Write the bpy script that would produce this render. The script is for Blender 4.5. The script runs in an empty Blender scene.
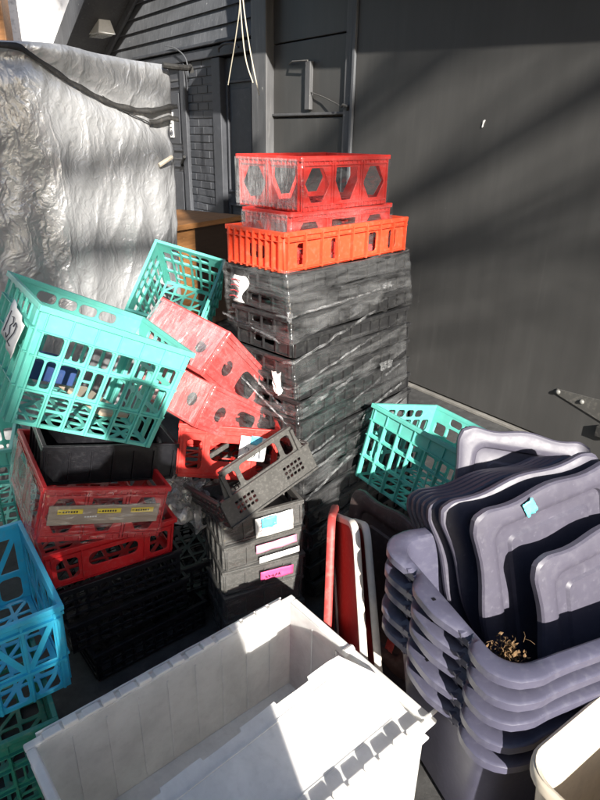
import bpy, bmesh, math, random
from math import sin, cos, pi, radians as R
from mathutils import Vector, Matrix, Euler, noise

random.seed(7)
SC = bpy.context.scene
COL = SC.collection

# ------------------------------------------------------------------ materials
def _n(nt, t, **kw):
    n = nt.nodes.new(t)
    for k, v in kw.items():
        setattr(n, k, v)
    return n

def plastic(name, rgb, rough=.42, transl=0., dirt=.35, dust=(.32, .29, .25), bump=.15, var=.12, scale=9., spec=.5, scratch=.25):
    m = bpy.data.materials.new(name); m.use_nodes = True
    nt = m.node_tree; nt.nodes.clear(); L = nt.links.new
    out = _n(nt, 'ShaderNodeOutputMaterial'); p = _n(nt, 'ShaderNodeBsdfPrincipled')
    tc = _n(nt, 'ShaderNodeTexCoord')
    n1 = _n(nt, 'ShaderNodeTexNoise'); n1.inputs['Scale'].default_value = scale; n1.inputs['Detail'].default_value = 6; n1.inputs['Roughness'].default_value = .65
    n2 = _n(nt, 'ShaderNodeTexNoise'); n2.inputs['Scale'].default_value = scale * 7; n2.inputs['Detail'].default_value = 5
    n3 = _n(nt, 'ShaderNodeTexNoise'); n3.inputs['Scale'].default_value = 60; n3.inputs['Detail'].default_value = 3
    mp = _n(nt, 'ShaderNodeMapping'); mp.inputs['Scale'].default_value = (1, 1, 9); mp.inputs['Rotation'].default_value = (.7, .4, .3)
    for n in (n1, n2): L(tc.outputs['Object'], n.inputs['Vector'])
    L(tc.outputs['Object'], mp.inputs['Vector']); L(mp.outputs[0], n3.inputs['Vector'])
    # slow colour variation
    mr = _n(nt, 'ShaderNodeMapRange'); mr.inputs[1].default_value = .3; mr.inputs[2].default_value = .7
    mr.inputs[3].default_value = 1 - var; mr.inputs[4].default_value = 1 + var
    L(n1.outputs['Fac'], mr.inputs[0])
    mul = _n(nt, 'ShaderNodeVectorMath', operation='SCALE'); mul.inputs[0].default_value = rgb
    L(mr.outputs[0], mul.inputs['Scale'])
    # dust blotches
    cr = _n(nt, 'ShaderNodeMapRange'); cr.inputs[1].default_value = .52; cr.inputs[2].default_value = .8; cr.inputs[3].default_value = 0; cr.inputs[4].default_value = dirt
    L(n2.outputs['Fac'], cr.inputs[0])
    mx = _n(nt, 'ShaderNodeMix', data_type='RGBA'); L(cr.outputs[0], mx.inputs[0]); L(mul.outputs[0], mx.inputs[6]); mx.inputs[7].default_value = (*dust, 1)
    sr = _n(nt, 'ShaderNodeMapRange'); sr.inputs[1].default_value = .64; sr.inputs[2].default_value = .72; sr.inputs[3].default_value = 0; sr.inputs[4].default_value = scratch
    L(n3.outputs['Fac'], sr.inputs[0])
    mx2 = _n(nt, 'ShaderNodeMix', data_type='RGBA'); L(sr.outputs[0], mx2.inputs[0]); L(mx.outputs[2], mx2.inputs[6])
    mx2.inputs[7].default_value = (*[min(1, c * 1.5 + .06) for c in rgb], 1)
    L(mx2.outputs[2], p.inputs['Base Color'])
    rr = _n(nt, 'ShaderNodeMapRange'); rr.inputs[3].default_value = rough - .1; rr.inputs[4].default_value = rough + .16
    L(n2.outputs['Fac'], rr.inputs[0]); L(rr.outputs[0], p.inputs['Roughness'])
    p.inputs['Specular IOR Level'].default_value = spec
    if bump:
        b = _n(nt, 'ShaderNodeBump'); b.inputs['Strength'].default_value = bump; b.inputs['Distance'].default_value = .004
        L(n1.outputs['Fac'], b.inputs['Height']); L(b.outputs[0], p.inputs['Normal'])
    if transl:
        t = _n(nt, 'ShaderNodeBsdfTranslucent'); L(mx2.outputs[2], t.inputs['Color'])
        ms = _n(nt, 'ShaderNodeMixShader'); ms.inputs[0].default_value = transl
        L(p.outputs[0], ms.inputs[1]); L(t.outputs[0], ms.inputs[2]); L(ms.outputs[0], out.inputs[0])
    else:
        L(p.outputs[0], out.inputs[0])
    return m

def film_mat(name, lo=.08, hi=.65, stretch=(1, 1, 14), tint=(.85, .86, .87), rot=(0, 0, 0), scale=7., rough=.28, gloss=.10):
    """clear stretch film: mostly transparent, whiter where it bunches into creases"""
    m = bpy.data.materials.new(name); m.use_nodes = True
    nt = m.node_tree; nt.nodes.clear(); L = nt.links.new
    out = _n(nt, 'ShaderNodeOutputMaterial'); p = _n(nt, 'ShaderNodeBsdfPrincipled'); tr = _n(nt, 'ShaderNodeBsdfTransparent')
    tc = _n(nt, 'ShaderNodeTexCoord'); mp = _n(nt, 'ShaderNodeMapping'); mp.inputs['Scale'].default_value = stretch; mp.inputs['Rotation'].default_value = rot
    n = _n(nt, 'ShaderNodeTexNoise'); n.inputs['Scale'].default_value = scale; n.inputs['Detail'].default_value = 7; n.inputs['Roughness'].default_value = .7; n.inputs['Distortion'].default_value = .6
    n2 = _n(nt, 'ShaderNodeTexNoise'); n2.inputs['Scale'].default_value = 5; n2.inputs['Detail'].default_value = 4
    L(tc.outputs['Object'], mp.inputs[0]); L(mp.outputs[0], n.inputs['Vector']); L(tc.outputs['Object'], n2.inputs['Vector'])
    ad = _n(nt, 'ShaderNodeMath', operation='MULTIPLY_ADD'); L(n2.outputs['Fac'], ad.inputs[0]); ad.inputs[1].default_value = .55; L(n.outputs['Fac'], ad.inputs[2])
    mr = _n(nt, 'ShaderNodeMapRange'); mr.inputs[1].default_value = .66; mr.inputs[2].default_value = 1.05; mr.inputs[3].default_value = lo; mr.inputs[4].default_value = hi
    L(ad.outputs[0], mr.inputs[0])
    p.inputs['Base Color'].default_value = (*tint, 1); p.inputs['Roughness'].default_value = rough; p.inputs['Specular IOR Level'].default_value = .8
    b = _n(nt, 'ShaderNodeBump'); b.inputs['Strength'].default_value = 1.; b.inputs['Distance'].default_value = .012
    L(n.outputs['Fac'], b.inputs['Height']); L(b.outputs[0], p.inputs['Normal'])
    ms = _n(nt, 'ShaderNodeMixShader'); L(mr.outputs[0], ms.inputs[0]); L(tr.outputs[0], ms.inputs[1]); L(p.outputs[0], ms.inputs[2])
    g = _n(nt, 'ShaderNodeBsdfGlossy'); g.inputs['Roughness'].default_value = .07
    mg = _n(nt, 'ShaderNodeMapping'); mg.inputs['Scale'].default_value = tuple(1 + (q - 1) * .5 for q in stretch); mg.inputs['Rotation'].default_value = rot
    ng = _n(nt, 'ShaderNodeTexNoise'); ng.inputs['Scale'].default_value = 9; ng.inputs['Detail'].default_value = 1.5; ng.inputs['Distortion'].default_value = .8
    L(tc.outputs['Object'], mg.inputs[0]); L(mg.outputs[0], ng.inputs['Vector'])
    bg_ = _n(nt, 'ShaderNodeBump'); bg_.inputs['Strength'].default_value = 1.; bg_.inputs['Distance'].default_value = .012
    L(ng.outputs['Fac'], bg_.inputs['Height']); L(bg_.outputs[0], g.inputs['Normal'])
    m2 = _n(nt, 'ShaderNodeMixShader'); m2.inputs[0].default_value = gloss; L(ms.outputs[0], m2.inputs[1]); L(g.outputs[0], m2.inputs[2]); L(m2.outputs[0], out.inputs[0])
    return m

def paint_wood(name, rgb, rough=.6, stretch=(14, 14, 1.2), contrast=.3, wear=.2, wearcol=(.3, .29, .27), bump=.3, streak=0.):
    m = bpy.data.materials.new(name); m.use_nodes = True
    nt = m.node_tree; nt.nodes.clear(); L = nt.links.new
    out = _n(nt, 'ShaderNodeOutputMaterial'); p = _n(nt, 'ShaderNodeBsdfPrincipled')
    tc = _n(nt, 'ShaderNodeTexCoord'); mp = _n(nt, 'ShaderNodeMapping'); mp.inputs['Scale'].default_value = stretch
    n = _n(nt, 'ShaderNodeTexNoise'); n.inputs['Scale'].default_value = 3; n.inputs['Detail'].default_value = 8; n.inputs['Roughness'].default_value = .65
    n2 = _n(nt, 'ShaderNodeTexNoise'); n2.inputs['Scale'].default_value = 2.3; n2.inputs['Detail'].default_value = 6
    n3 = _n(nt, 'ShaderNodeTexNoise'); n3.inputs['Scale'].default_value = 22; n3.inputs['Detail'].default_value = 3
    L(tc.outputs['Object'], mp.inputs[0]); L(mp.outputs[0], n.inputs['Vector']); L(tc.outputs['Object'], n2.inputs['Vector']); L(tc.outputs['Object'], n3.inputs['Vector'])
    ml = _n(nt, 'ShaderNodeMath', operation='MULTIPLY'); L(n.outputs['Fac'], ml.inputs[0]); L(n2.outputs['Fac'], ml.inputs[1])
    mr = _n(nt, 'ShaderNodeMapRange'); mr.inputs[1].default_value = .12; mr.inputs[2].default_value = .4; mr.inputs[3].default_value = 1 - contrast; mr.inputs[4].default_value = 1 + contrast
    L(ml.outputs[0], mr.inputs[0])
    sc = _n(nt, 'ShaderNodeVectorMath', operation='SCALE'); sc.inputs[0].default_value = rgb; L(mr.outputs[0], sc.inputs['Scale'])
    m2 = _n(nt, 'ShaderNodeMapRange'); m2.inputs[1].default_value = .6; m2.inputs[2].default_value = .78; m2.inputs[3].default_value = 0; m2.inputs[4].default_value = wear
    L(n.outputs['Fac'], m2.inputs[0])
    mx = _n(nt, 'ShaderNodeMix', data_type='RGBA'); L(m2.outputs[0], mx.inputs[0]); L(sc.outputs[0], mx.inputs[6]); mx.inputs[7].default_value = (*wearcol, 1)
    # thin vertical run marks
    mps = _n(nt, 'ShaderNodeMapping'); mps.inputs['Scale'].default_value = (26, 26, .45); L(tc.outputs['Object'], mps.inputs[0])
    ns = _n(nt, 'ShaderNodeTexNoise'); ns.inputs['Scale'].default_value = 1.; ns.inputs['Detail'].default_value = 6; ns.inputs['Roughness'].default_value = .75; L(mps.outputs[0], ns.inputs['Vector'])
    m4 = _n(nt, 'ShaderNodeMapRange'); m4.inputs[1].default_value = .62; m4.inputs[2].default_value = .8; m4.inputs[3].default_value = 0; m4.inputs[4].default_value = streak
    L(ns.outputs['Fac'], m4.inputs[0])
    mx4 = _n(nt, 'ShaderNodeMix', data_type='RGBA'); L(m4.outputs[0], mx4.inputs[0]); L(mx.outputs[2], mx4.inputs[6]); mx4.inputs[7].default_value = (*wearcol, 1); mx = mx4
    # tiny pale nicks
    m3 = _n(nt, 'ShaderNodeMapRange'); m3.inputs[1].default_value = .72; m3.inputs[2].default_value = .78; m3.inputs[3].default_value = 0; m3.inputs[4].default_value = wear * 1.6
    L(n3.outputs['Fac'], m3.inputs[0])
    mx3 = _n(nt, 'ShaderNodeMix', data_type='RGBA'); L(m3.outputs[0], mx3.inputs[0]); L(mx.outputs[2], mx3.inputs[6]); mx3.inputs[7].default_value = (*[min(1, c * 1.6) for c in wearcol], 1)
    L(mx3.outputs[2], p.inputs['Base Color'])
    rr = _n(nt, 'ShaderNodeMapRange'); rr.inputs[3].default_value = rough - .12; rr.inputs[4].default_value = rough + .12; L(n2.outputs['Fac'], rr.inputs[0]); L(rr.outputs[0], p.inputs['Roughness'])
    b = _n(nt, 'ShaderNodeBump'); b.inputs['Strength'].default_value = bump; b.inputs['Distance'].default_value = .004
    L(n.outputs['Fac'], b.inputs['Height']); L(b.outputs[0], p.inputs['Normal'])
    L(p.outputs[0], out.inputs[0])
    return m

def tarp_mat(name, rgb=(.46, .465, .475)):
    m = plastic(name, rgb, rough=.33, transl=.08, dirt=.18, dust=(.5, .48, .44), bump=.0, var=.08, scale=4, spec=.7, scratch=0)
    nt = m.node_tree; L = nt.links.new
    p = [n for n in nt.nodes if n.type == 'BSDF_PRINCIPLED'][0]
    p.inputs['Metallic'].default_value = .45
    tc = [n for n in nt.nodes if n.type == 'TEX_COORD'][0]
    hs = []
    dn = _n(nt, 'ShaderNodeTexNoise'); dn.inputs['Scale'].default_value = 5; dn.inputs['Detail'].default_value = 4; L(tc.outputs['Object'], dn.inputs['Vector'])
    sb = _n(nt, 'ShaderNodeVectorMath', operation='MULTIPLY_ADD'); sb.inputs[1].default_value = (.16, .16, .16); L(dn.outputs['Color'], sb.inputs[0]); L(tc.outputs['Object'], sb.inputs[2])
    for rot, st, sc, w, wd in (((0, 0, 0), (1, 1, .25), 5, 1., .16), ((.2, .8, .4), (1, 1, .3), 6, .8, .14), ((.1, -.7, -.3), (1, 1, .3), 7, .8, .14), ((.3, .4, .2), (1, 1, .5), 16, .45, .2), ((-.3, -.5, .6), (1, 1, .6), 22, .35, .24), ((0, 0, 0), (1, 1, 1), 60, .2, .5)):
        mp = _n(nt, 'ShaderNodeMapping'); mp.inputs['Rotation'].default_value = rot; mp.inputs['Scale'].default_value = st
        n = _n(nt, 'ShaderNodeTexNoise'); n.inputs['Scale'].default_value = sc; n.inputs['Detail'].default_value = 1.5
        L(sb.outputs[0], mp.inputs[0]); L(mp.outputs[0], n.inputs['Vector'])
        q1 = _n(nt, 'ShaderNodeMath', operation='SUBTRACT'); L(n.outputs['Fac'], q1.inputs[0]); q1.inputs[1].default_value = .5
        q2 = _n(nt, 'ShaderNodeMath', operation='ABSOLUTE'); L(q1.outputs[0], q2.inputs[0])
        q3 = _n(nt, 'ShaderNodeMapRange'); q3.interpolation_type = 'SMOOTHSTEP'; q3.inputs[1].default_value = 0; q3.inputs[2].default_value = wd * .5; q3.inputs[3].default_value = w; q3.inputs[4].default_value = 0
        L(q2.outputs[0], q3.inputs[0]); hs.append(q3)
    a = hs[0]
    for h in hs[1:]:
        ad = _n(nt, 'ShaderNodeMath', operation='ADD'); L(a.outputs[0], ad.inputs[0]); L(h.outputs[0], ad.inputs[1]); a = ad
    b = _n(nt, 'ShaderNodeBump'); b.inputs['Strength'].default_value = .5; b.inputs['Distance'].default_value = .005
    L(a.outputs[0], b.inputs['Height']); L(b.outputs[0], p.inputs['Normal'])
    return m

def flat(name, rgb, rough=.6):
    return plastic(name, rgb, rough=rough, dirt=.12, bump=.08, var=.06, scratch=.05)

M = dict(
    teal=plastic('teal_plastic', (.17, .63, .54), .40, .34, .15, dust=(.5, .65, .58), scratch=.12),
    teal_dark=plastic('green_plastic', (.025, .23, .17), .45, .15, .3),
    blue=plastic('cyan_blue_plastic', (.05, .55, .80), .4, .3, .2),
    red=plastic('red_plastic', (.58, .018, .022), .42, .12, .2, dust=(.5, .3, .28)),
    pinkred=plastic('faded_red_plastic', (.70, .09, .085), .42, .28, .3, dust=(.75, .5, .5)),
    hexred=plastic('bright_red_plastic', (.72, .045, .035), .4, .18, .2, dust=(.7, .4, .35)),
    orange=plastic('orange_plastic', (.84, .09, .035), .42, .16, .2, dust=(.6, .4, .3)),
    black=plastic('black_plastic', (.016, .016, .018), .42, 0, .55, dust=(.16, .155, .145), scratch=.35),
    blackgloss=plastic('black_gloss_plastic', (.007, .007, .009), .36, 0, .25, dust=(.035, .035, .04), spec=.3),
    greyblack=plastic('dusty_black_plastic', (.062, .060, .056), .42, 0, .4, dust=(.2, .19, .175), scratch=.5, scale=22),
    stackblack=plastic('worn_black_plastic', (.021, .021, .022), .30, 0, .4, dust=(.085, .085, .08), scratch=.4),
    tote=plastic('slate_purple_plastic', (.072, .070, .105), .36, 0, .22, dust=(.2, .2, .24), bump=.05, scratch=.2),
    lid=plastic('slate_purple_lid_plastic', (.074, .069, .094), .46, 0, .25, dust=(.15, .145, .17), bump=.08, scratch=.3),
    white=plastic('white_plastic', (.91, .895, .87), .45, .36, .16, dust=(.45, .44, .42), bump=.1, scratch=.0),
    whitewall=plastic('thin_white_plastic', (.93, .925, .915), .45, .68, .14, dust=(.45, .44, .42), bump=.1, scratch=.0),
    cream=plastic('cream_plastic', (.68, .60, .48), .45, .15, .25, dust=(.4, .34, .26), bump=.1),
    brown=plastic('dark_brown_plastic', (.062, .045, .042), .45, 0, .4, dust=(.2, .16, .14)),
    lidred=plastic('red_lid_plastic', (.40, .05, .045), .5, .1, .5, dust=(.5, .27, .22)),
    lidwhite=plastic('cream_lid_edge_plastic', (.72, .66, .58), .5, .1, .3, dust=(.5, .42, .34)),
    film=film_mat('stretch_film', .0, .07, (1, 1, 6), gloss=.06),
    filmh=film_mat('stretch_film_dense', .0, .15, (1, 1, 7), scale=5, gloss=.07),
    filmv=film_mat('stretch_film_vertical', .08, .5, (9, 9, 2), scale=7),
    filmd=film_mat('stretch_film_diagonal', .0, .15, (2, 2, 7), rot=(.35, .25, 0), scale=5, gloss=.07),
    rope=film_mat('bunched_film_glints', .0, .38, (1, 1, 1), scale=22, gloss=.10),  # broken opacity paints glints on the bunched film
    wall=paint_wood('charcoal_plywood_paint', (.054, .0525, .0505), .48, (5, 5, .5), .14, .10, (.13, .128, .12), .12, .28),
    wall2=paint_wood('slate_grey_paint', (.050, .053, .061), .55, (5, 5, 5), .25, .25, (.2, .2, .2), .35),
    siding=paint_wood('siding_grey_paint', (.088, .092, .10), .6, (16, 16, .9), .4, .35, (.3, .3, .3), .3),
    trim=paint_wood('dark_trim_paint', (.085, .085, .088), .5, (12, 12, 1), .3, .35, (.3, .3, .28), .3),
    palewood=paint_wood('weathered_pale_wood', (.36, .33, .28), .7, (12, 12, 1.5), .4, .3, (.5, .47, .4), .4),
    warmwood=paint_wood('warm_brown_wood', (.27, .125, .045), .5, (2, 14, 14), .4, .2, (.5, .3, .14), .3),
    shadewood=paint_wood('shade_dark_wood', (.035, .02, .012), .6, (2, 14, 14), .3, .1, (.1, .06, .035), .3),  # cabinet wood darkened to paint in the corner's shade
    bark=paint_wood('bark', (.12, .09, .065), .8, (9, 9, 1.5), .5, .3, (.2, .17, .13), .8),
    asphalt=paint_wood('asphalt', (.045, .044, .043), .85, (6, 6, 6), .5, .4, (.14, .13, .12), .8),
    concrete=paint_wood('grey_concrete', (.17, .16, .145), .85, (6, 6, 6), .3, .3, (.42, .41, .39), .6),
    tarp=tarp_mat('silver_tarp'),
    strap=flat('black_webbing', (.02, .019, .018), .7),
    paper=flat('white_paper', (.78, .77, .74), .7),
    pinkpaper=flat('pink_paper', (.75, .26, .36), .7),
    magenta=flat('magenta_label', (.62, .07, .2), .6),
    ink=flat('dark_ink', (.02, .02, .03), .6),
    redink=flat('red_ink', (.5, .05, .06), .6),
    bluetape=flat('light_blue_tape', (.1, .5, .72), .5),
    aquatape=flat('aqua_tape', (.12, .62, .66), .5),
    card=flat('brown_cardboard', (.36, .29, .22), .75),
    yellow=flat('yellow_label', (.82, .62, .06), .5),
    cord=flat('pale_cord', (.40, .36, .28), .6),
    metal=plastic('painted_metal', (.075, .073, .068), .4, 0, .3, scratch=.3),
    boltm=plastic('worn_bolt_metal', (.16, .16, .15), .35, 0, .3),
    leafa=plastic('dry_leaf_brown', (.15, .085, .035), .75, .1, .8, dust=(.03, .02, .012), var=.5, scale=40),
    cloth=flat('dark_cloth', (.03, .035, .05), .8),
    skin=flat('skin', (.45, .28, .2), .5),
    housewrap=plastic('printed_white_housewrap', (.8, .8, .8), .6, 0, .85, dust=(.16, .16, .18), bump=.1, var=.04, scale=1.6, scratch=0),
    glass=flat('lamp_glass', (.6, .6, .56), .25),
)

# ------------------------------------------------------------------ helpers
def tag(o, label=None, cat=None, group=None, kind=None):
    if label: o['label'] = label
    if cat: o['category'] = cat
    if group: o['group'] = group
    if kind: o['kind'] = kind
    return o

def thing(name, label, cat, loc=(0, 0, 0), rot=(0, 0, 0), group=None):
    o = bpy.data.objects.new(name, None); COL.objects.link(o); o.empty_display_size = .05
    o.location = loc; o.rotation_euler = tuple(R(a) for a in rot)
    return tag(o, label, cat, group)

def copy_tree(o, parent=None):
    c = o.copy(); COL.objects.link(c)
    c.parent = parent
    for ch in o.children:
        copy_tree(ch, c)
    return c

class MB:
    def __init__(s): s.bm = bmesh.new()
    def mesh(s, me, mtx=None):
        if mtx is not None:
            me = me.copy(); me.transform(mtx); s.bm.from_mesh(me); bpy.data.meshes.remove(me)
        else: s.bm.from_mesh(me)
        return s
    def box(s, x0, x1, y0, y1, z0, z1, mtx=None):
        vs = [s.bm.verts.new((mtx @ Vector(p)) if mtx is not None else p) for p in
              ((x0, y0, z0), (x1, y0, z0), (x1, y1, z0), (x0, y1, z0), (x0, y0, z1), (x1, y0, z1), (x1, y1, z1), (x0, y1, z1))]
        for f in ((0, 3, 2, 1), (4, 5, 6, 7), (0, 1, 5, 4), (1, 2, 6, 5), (2, 3, 7, 6), (3, 0, 4, 7)):
            s.bm.faces.new([vs[i] for i in f])
        return s
    def quad(s, pts):
        s.bm.faces.new([s.bm.verts.new(p) for p in pts]); return s
    def tube(s, pts, r, n=8, cap=True, r2=None):
        pts = [Vector(p) for p in pts]; rings = []; up = None
        for i, p in enumerate(pts):
            d = (pts[min(i + 1, len(pts) - 1)] - pts[max(i - 1, 0)]).normalized()
            if up is None or abs(up.dot(d)) > .95:
                up = Vector((0, 0, 1)) if abs(d.z) < .9 else Vector((1, 0, 0))
            a = d.cross(up).normalized(); b = a.cross(d).normalized(); up = b
            rr = r + ((r2 - r) * i / (len(pts) - 1) if r2 is not None else 0)
            rings.append([s.bm.verts.new(p + a * rr * cos(2 * pi * k / n) + b * rr * sin(2 * pi * k / n)) for k in range(n)])
        for A, B in zip(rings, rings[1:]):
            for k in range(n): s.bm.faces.new((A[k], A[(k + 1) % n], B[(k + 1) % n], B[k]))
        if cap:
            s.bm.faces.new(rings[0][::-1]); s.bm.faces.new(rings[-1])
        return s
    def loft(s, rings, cap0=False, cap1=False, closed=True):
        V = [[s.bm.verts.new(p) for p in r] for r in rings]
        n = len(V[0])
        for A, B in zip(V, V[1:]):
            for k in range(n if closed else n - 1): s.bm.faces.new((A[k], A[(k + 1) % n], B[(k + 1) % n], B[k]))
        if cap0: s.bm.faces.new(V[0][::-1])
        if cap1: s.bm.faces.new(V[-1])
        return s
    def xf(s, fn):
        for v in s.bm.verts: v.co = fn(v.co)
        return s
    def build(s, name, mat, parent=None, smooth=0, bevel=0, solid=0, recalc=True, seg=2):
        if recalc: bmesh.ops.recalc_face_normals(s.bm, faces=s.bm.faces)
        me = bpy.data.meshes.new(name); s.bm.to_mesh(me); s.bm.free()
        o = bpy.data.objects.new(name, me); COL.objects.link(o)
        me.materials.append(mat)
        if parent is not None: o.parent = parent
        if solid:
            md = o.modifiers.new('thick', 'SOLIDIFY'); md.thickness = solid; md.offset = 0
        if bevel:
            md = o.modifiers.new('bevel', 'BEVEL'); md.width = bevel; md.segments = seg; md.limit_method = 'ANGLE'; md.angle_limit = R(50)
        if smooth:
            for p in me.polygons: p.use_smooth = True
            me.set_sharp_from_angle(angle=R(smooth))
        return o

def rrect_hole(x0, x1, y0, y1, r=.008, n=4):
    r = min(r, (x1 - x0) / 2 * .98, (y1 - y0) / 2 * .98); pts = []
    for cx, cy, a0 in ((x1 - r, y0 + r, -pi / 2), (x1 - r, y1 - r, 0), (x0 + r, y1 - r, pi / 2), (x0 + r, y0 + r, pi)):
        for k in range(n + 1):
            a = a0 + k * pi / 2 / n; pts.append((cx + r * cos(a), cy + r * sin(a)))
    return pts

def panel(outline, holes, t, bev=.0012):
    """flat sheet with rounded openings, lying in XY, thickness t about z=0"""
    cu = bpy.data.curves.new('tmp', 'CURVE'); cu.dimensions = '2D'; cu.fill_mode = 'BOTH'
    cu.extrude = t / 2 - bev; cu.bevel_depth = bev; cu.bevel_resolution = 0; cu.offset = -bev
    for poly in [outline] + holes:
        sp = cu.splines.new('POLY'); sp.points.add(len(poly) - 1); sp.use_cyclic_u = True
        for p, q in zip(sp.points, poly): p.co = (q[0], q[1], 0, 1)
    ob = bpy.data.objects.new('tmp', cu); COL.objects.link(ob)
    dg = bpy.context.evaluated_depsgraph_get()
    me = bpy.data.meshes.new_from_object(ob.evaluated_get(dg))
    bpy.data.objects.remove(ob); bpy.data.curves.remove(cu)
    me.materials.clear()
    return me

def rect(x0, x1, y0, y1): return [(x0, y0), (x1, y0), (x1, y1), (x0, y1)]
def circ(cx, cy, rx, ry, n=14, ph=0): return [(cx + rx * cos(2 * pi * k / n + ph), cy + ry * sin(2 * pi * k / n + ph)) for k in range(n)]

# wall frames: local (u, v, w) -> crate space; u along wall seen from outside left to right, v up, w outward
def side_matrix(k, W, D):
    if k == 0: return Matrix(((1, 0, 0, 0), (0, 0, -1, -D / 2), (0, 1, 0, 0), (0, 0, 0, 1)))      # front  (-y)
    if k == 1: return Matrix(((0, 0, 1, W / 2), (1, 0, 0, 0), (0, 1, 0, 0), (0, 0, 0, 1)))        # right  (+x)
    if k == 2: return Matrix(((-1, 0, 0, 0), (0, 0, 1, D / 2), (0, 1, 0, 0), (0, 0, 0, 1)))       # back
    return Matrix(((0, 0, -1, -W / 2), (-1, 0, 0, 0), (0, 1, 0, 0), (0, 0, 0, 1)))                # left

def style_milk(L, H, side, cols=6, diag=True):
    """milk crate: strip of hand openings under the lip, then three rows of rounded openings"""
    hs, ribs = [], []
    m = .016; top = .05 * H / .28
    cw = (L - 2 * m) / cols
    # hand openings on every other pair
    rows = [(.018, .30), (.33, .59), (.62, .80)]
    for r, (a, b) in enumerate(rows):
        for c in range(cols):
            x0 = -L / 2 + m + c * cw + .005; x1 = x0 + cw - .010
            y0, y1 = a * H + .004, b * H - .002
            if r == 1 and c % 2 == 0:       # paired slots
                xm = (x0 + x1) / 2
                hs.append(rrect_hole(x0, xm - .003, y0, y1, .007)); hs.append(rrect_hole(xm + .003, x1, y0, y1, .007))
            elif r == 0 and c % 3 == 1:
                ym = (y0 + y1) / 2
                hs.append(rrect_hole(x0, x1, y0, ym - .004, .008)); hs.append(rrect_hole(x0, x1, ym + .004, y1, .008))
            else:
                hs.append(rrect_hole(x0, x1, y0, y1, .009))
    if side in (1, 2, 3):
        for c in range(1, cols - 1):
            x0 = -L / 2 + m + c * cw + .004
            hs.append(rrect_hole(x0, x0 + cw - .008, .835 * H, .935 * H, .012))
    for c in range(cols + 1):
        x = -L / 2 + m + c * cw
        ribs.append((x - .0022, x + .0022, .012 * H, .815 * H, .009))
    for a in (.315, .605, .81):
        ribs.append((-L / 2 + .004, L / 2 - .004, a * H - .0022, a * H + .0022, .0075))
    for c in range(cols + 1):
        x = -L / 2 + m + c * cw
        ribs.append((x - .0015, x + .0015, .825 * H, .985 * H, .0045))
    return hs, ribs

def style_blue(L, H, side):
    """open crate: big rounded windows at the foot, tall zigzag braces above"""
    hs, ribs = [], []; m = .016; n = 4; cw = (L - 2 * m) / n
    for c in range(n):
        x0 = -L / 2 + m + c * cw + .007; x1 = x0 + cw - .014
        hs.append(rrect_hole(x0, x1, .05 * H, .34 * H, .016))
        y0, y1 = .41 * H, .84 * H; d = .009
        if c % 2 == 0:
            hs.append([(x0, y0), (x1 - d, y0), (x0, y1 - d * 1.6)]); hs.append([(x1, y0 + d * 1.6), (x1, y1), (x0 + d, y1)])
        else:
            hs.append([(x1, y0), (x1, y1 - d * 1.6), (x0 + d, y0)]); hs.append([(x0, y0 + d * 1.6), (x1 - d, y1), (x0, y1)])
    for a in (.375, .875): ribs.append((-L / 2 + .004, L / 2 - .004, a * H - .004, a * H + .004, .008))
    for c in range(n + 1):
        x = -L / 2 + m + c * cw; ribs.append((x - .003, x + .003, .014 * H, .95 * H, .0055))
    return hs, ribs

def style_hex(L, H, side):
    hs, ribs = [], []; n = 3 if side in (0, 2) else 2; cw = L / n
    for c in range(n):
        cx = -L / 2 + cw * (c + .5); w = cw * .36; h0, h1 = .16 * H, .80 * H; q = (h1 - h0) / 2
        mid = (h0 + h1) / 2
        w = cw * .40
        if c == 1: hs.append([(cx - w * .38, h0), (cx + w * .38, h0), (cx + w * .95, mid + q * .2), (cx + w * .9, h1), (cx - w * .9, h1), (cx - w * .95, mid + q * .2)])
        else: hs.append([(cx - w * .42, h0), (cx + w * .42, h0), (cx + w, mid), (cx + w * .42, h1), (cx - w * .42, h1), (cx - w, mid)])
        for sx in (-1, 1):
            for sy in (-1, 1):
                pass
        for sx in (-1, 1):
            x = cx + sx * cw * .46; ribs.append((x - .002, x + .002, .02 * H, .97 * H, .006))
    k = int(L / .022)
    for i in range(k + 1):
        x = -L / 2 + .006 + i * (L - .012) / k
        ribs.append((x - .0012, x + .0012, .86 * H, .98 * H, .0045)); ribs.append((x - .0012, x + .0012, .015 * H, .1 * H, .0045))
    ribs.append((-L / 2 + .003, L / 2 - .003, .845 * H, .875 * H, .005)); ribs.append((-L / 2 + .003, L / 2 - .003, .095 * H, .125 * H, .005))
    return hs, ribs

def style_orange(L, H, side):
    hs, ribs = [], []
    if side in (0, 2):
        for f in (-.375, -.125, .19, .375): hs.append(rrect_hole(L * f - .022, L * f + .022, .16 * H, .70 * H, .010))
        k = 8
    else:
        hs.append(rrect_hole(-L * .17, L * .17, .28 * H, .62 * H, .01))
        k = 8
    for i in range(k + 1):
        x = -L / 2 + .008 + i * (L - .016) / k
        ribs.append((x - .0025, x + .0025, .02 * H, .97 * H, .011))
    ribs.append((-L / 2 + .002, L / 2 - .002, .78 * H, .81 * H, .0105)); ribs.append((-L / 2 + .002, L / 2 - .002, .06 * H, .09 * H, .0095))
    return hs, ribs

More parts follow.
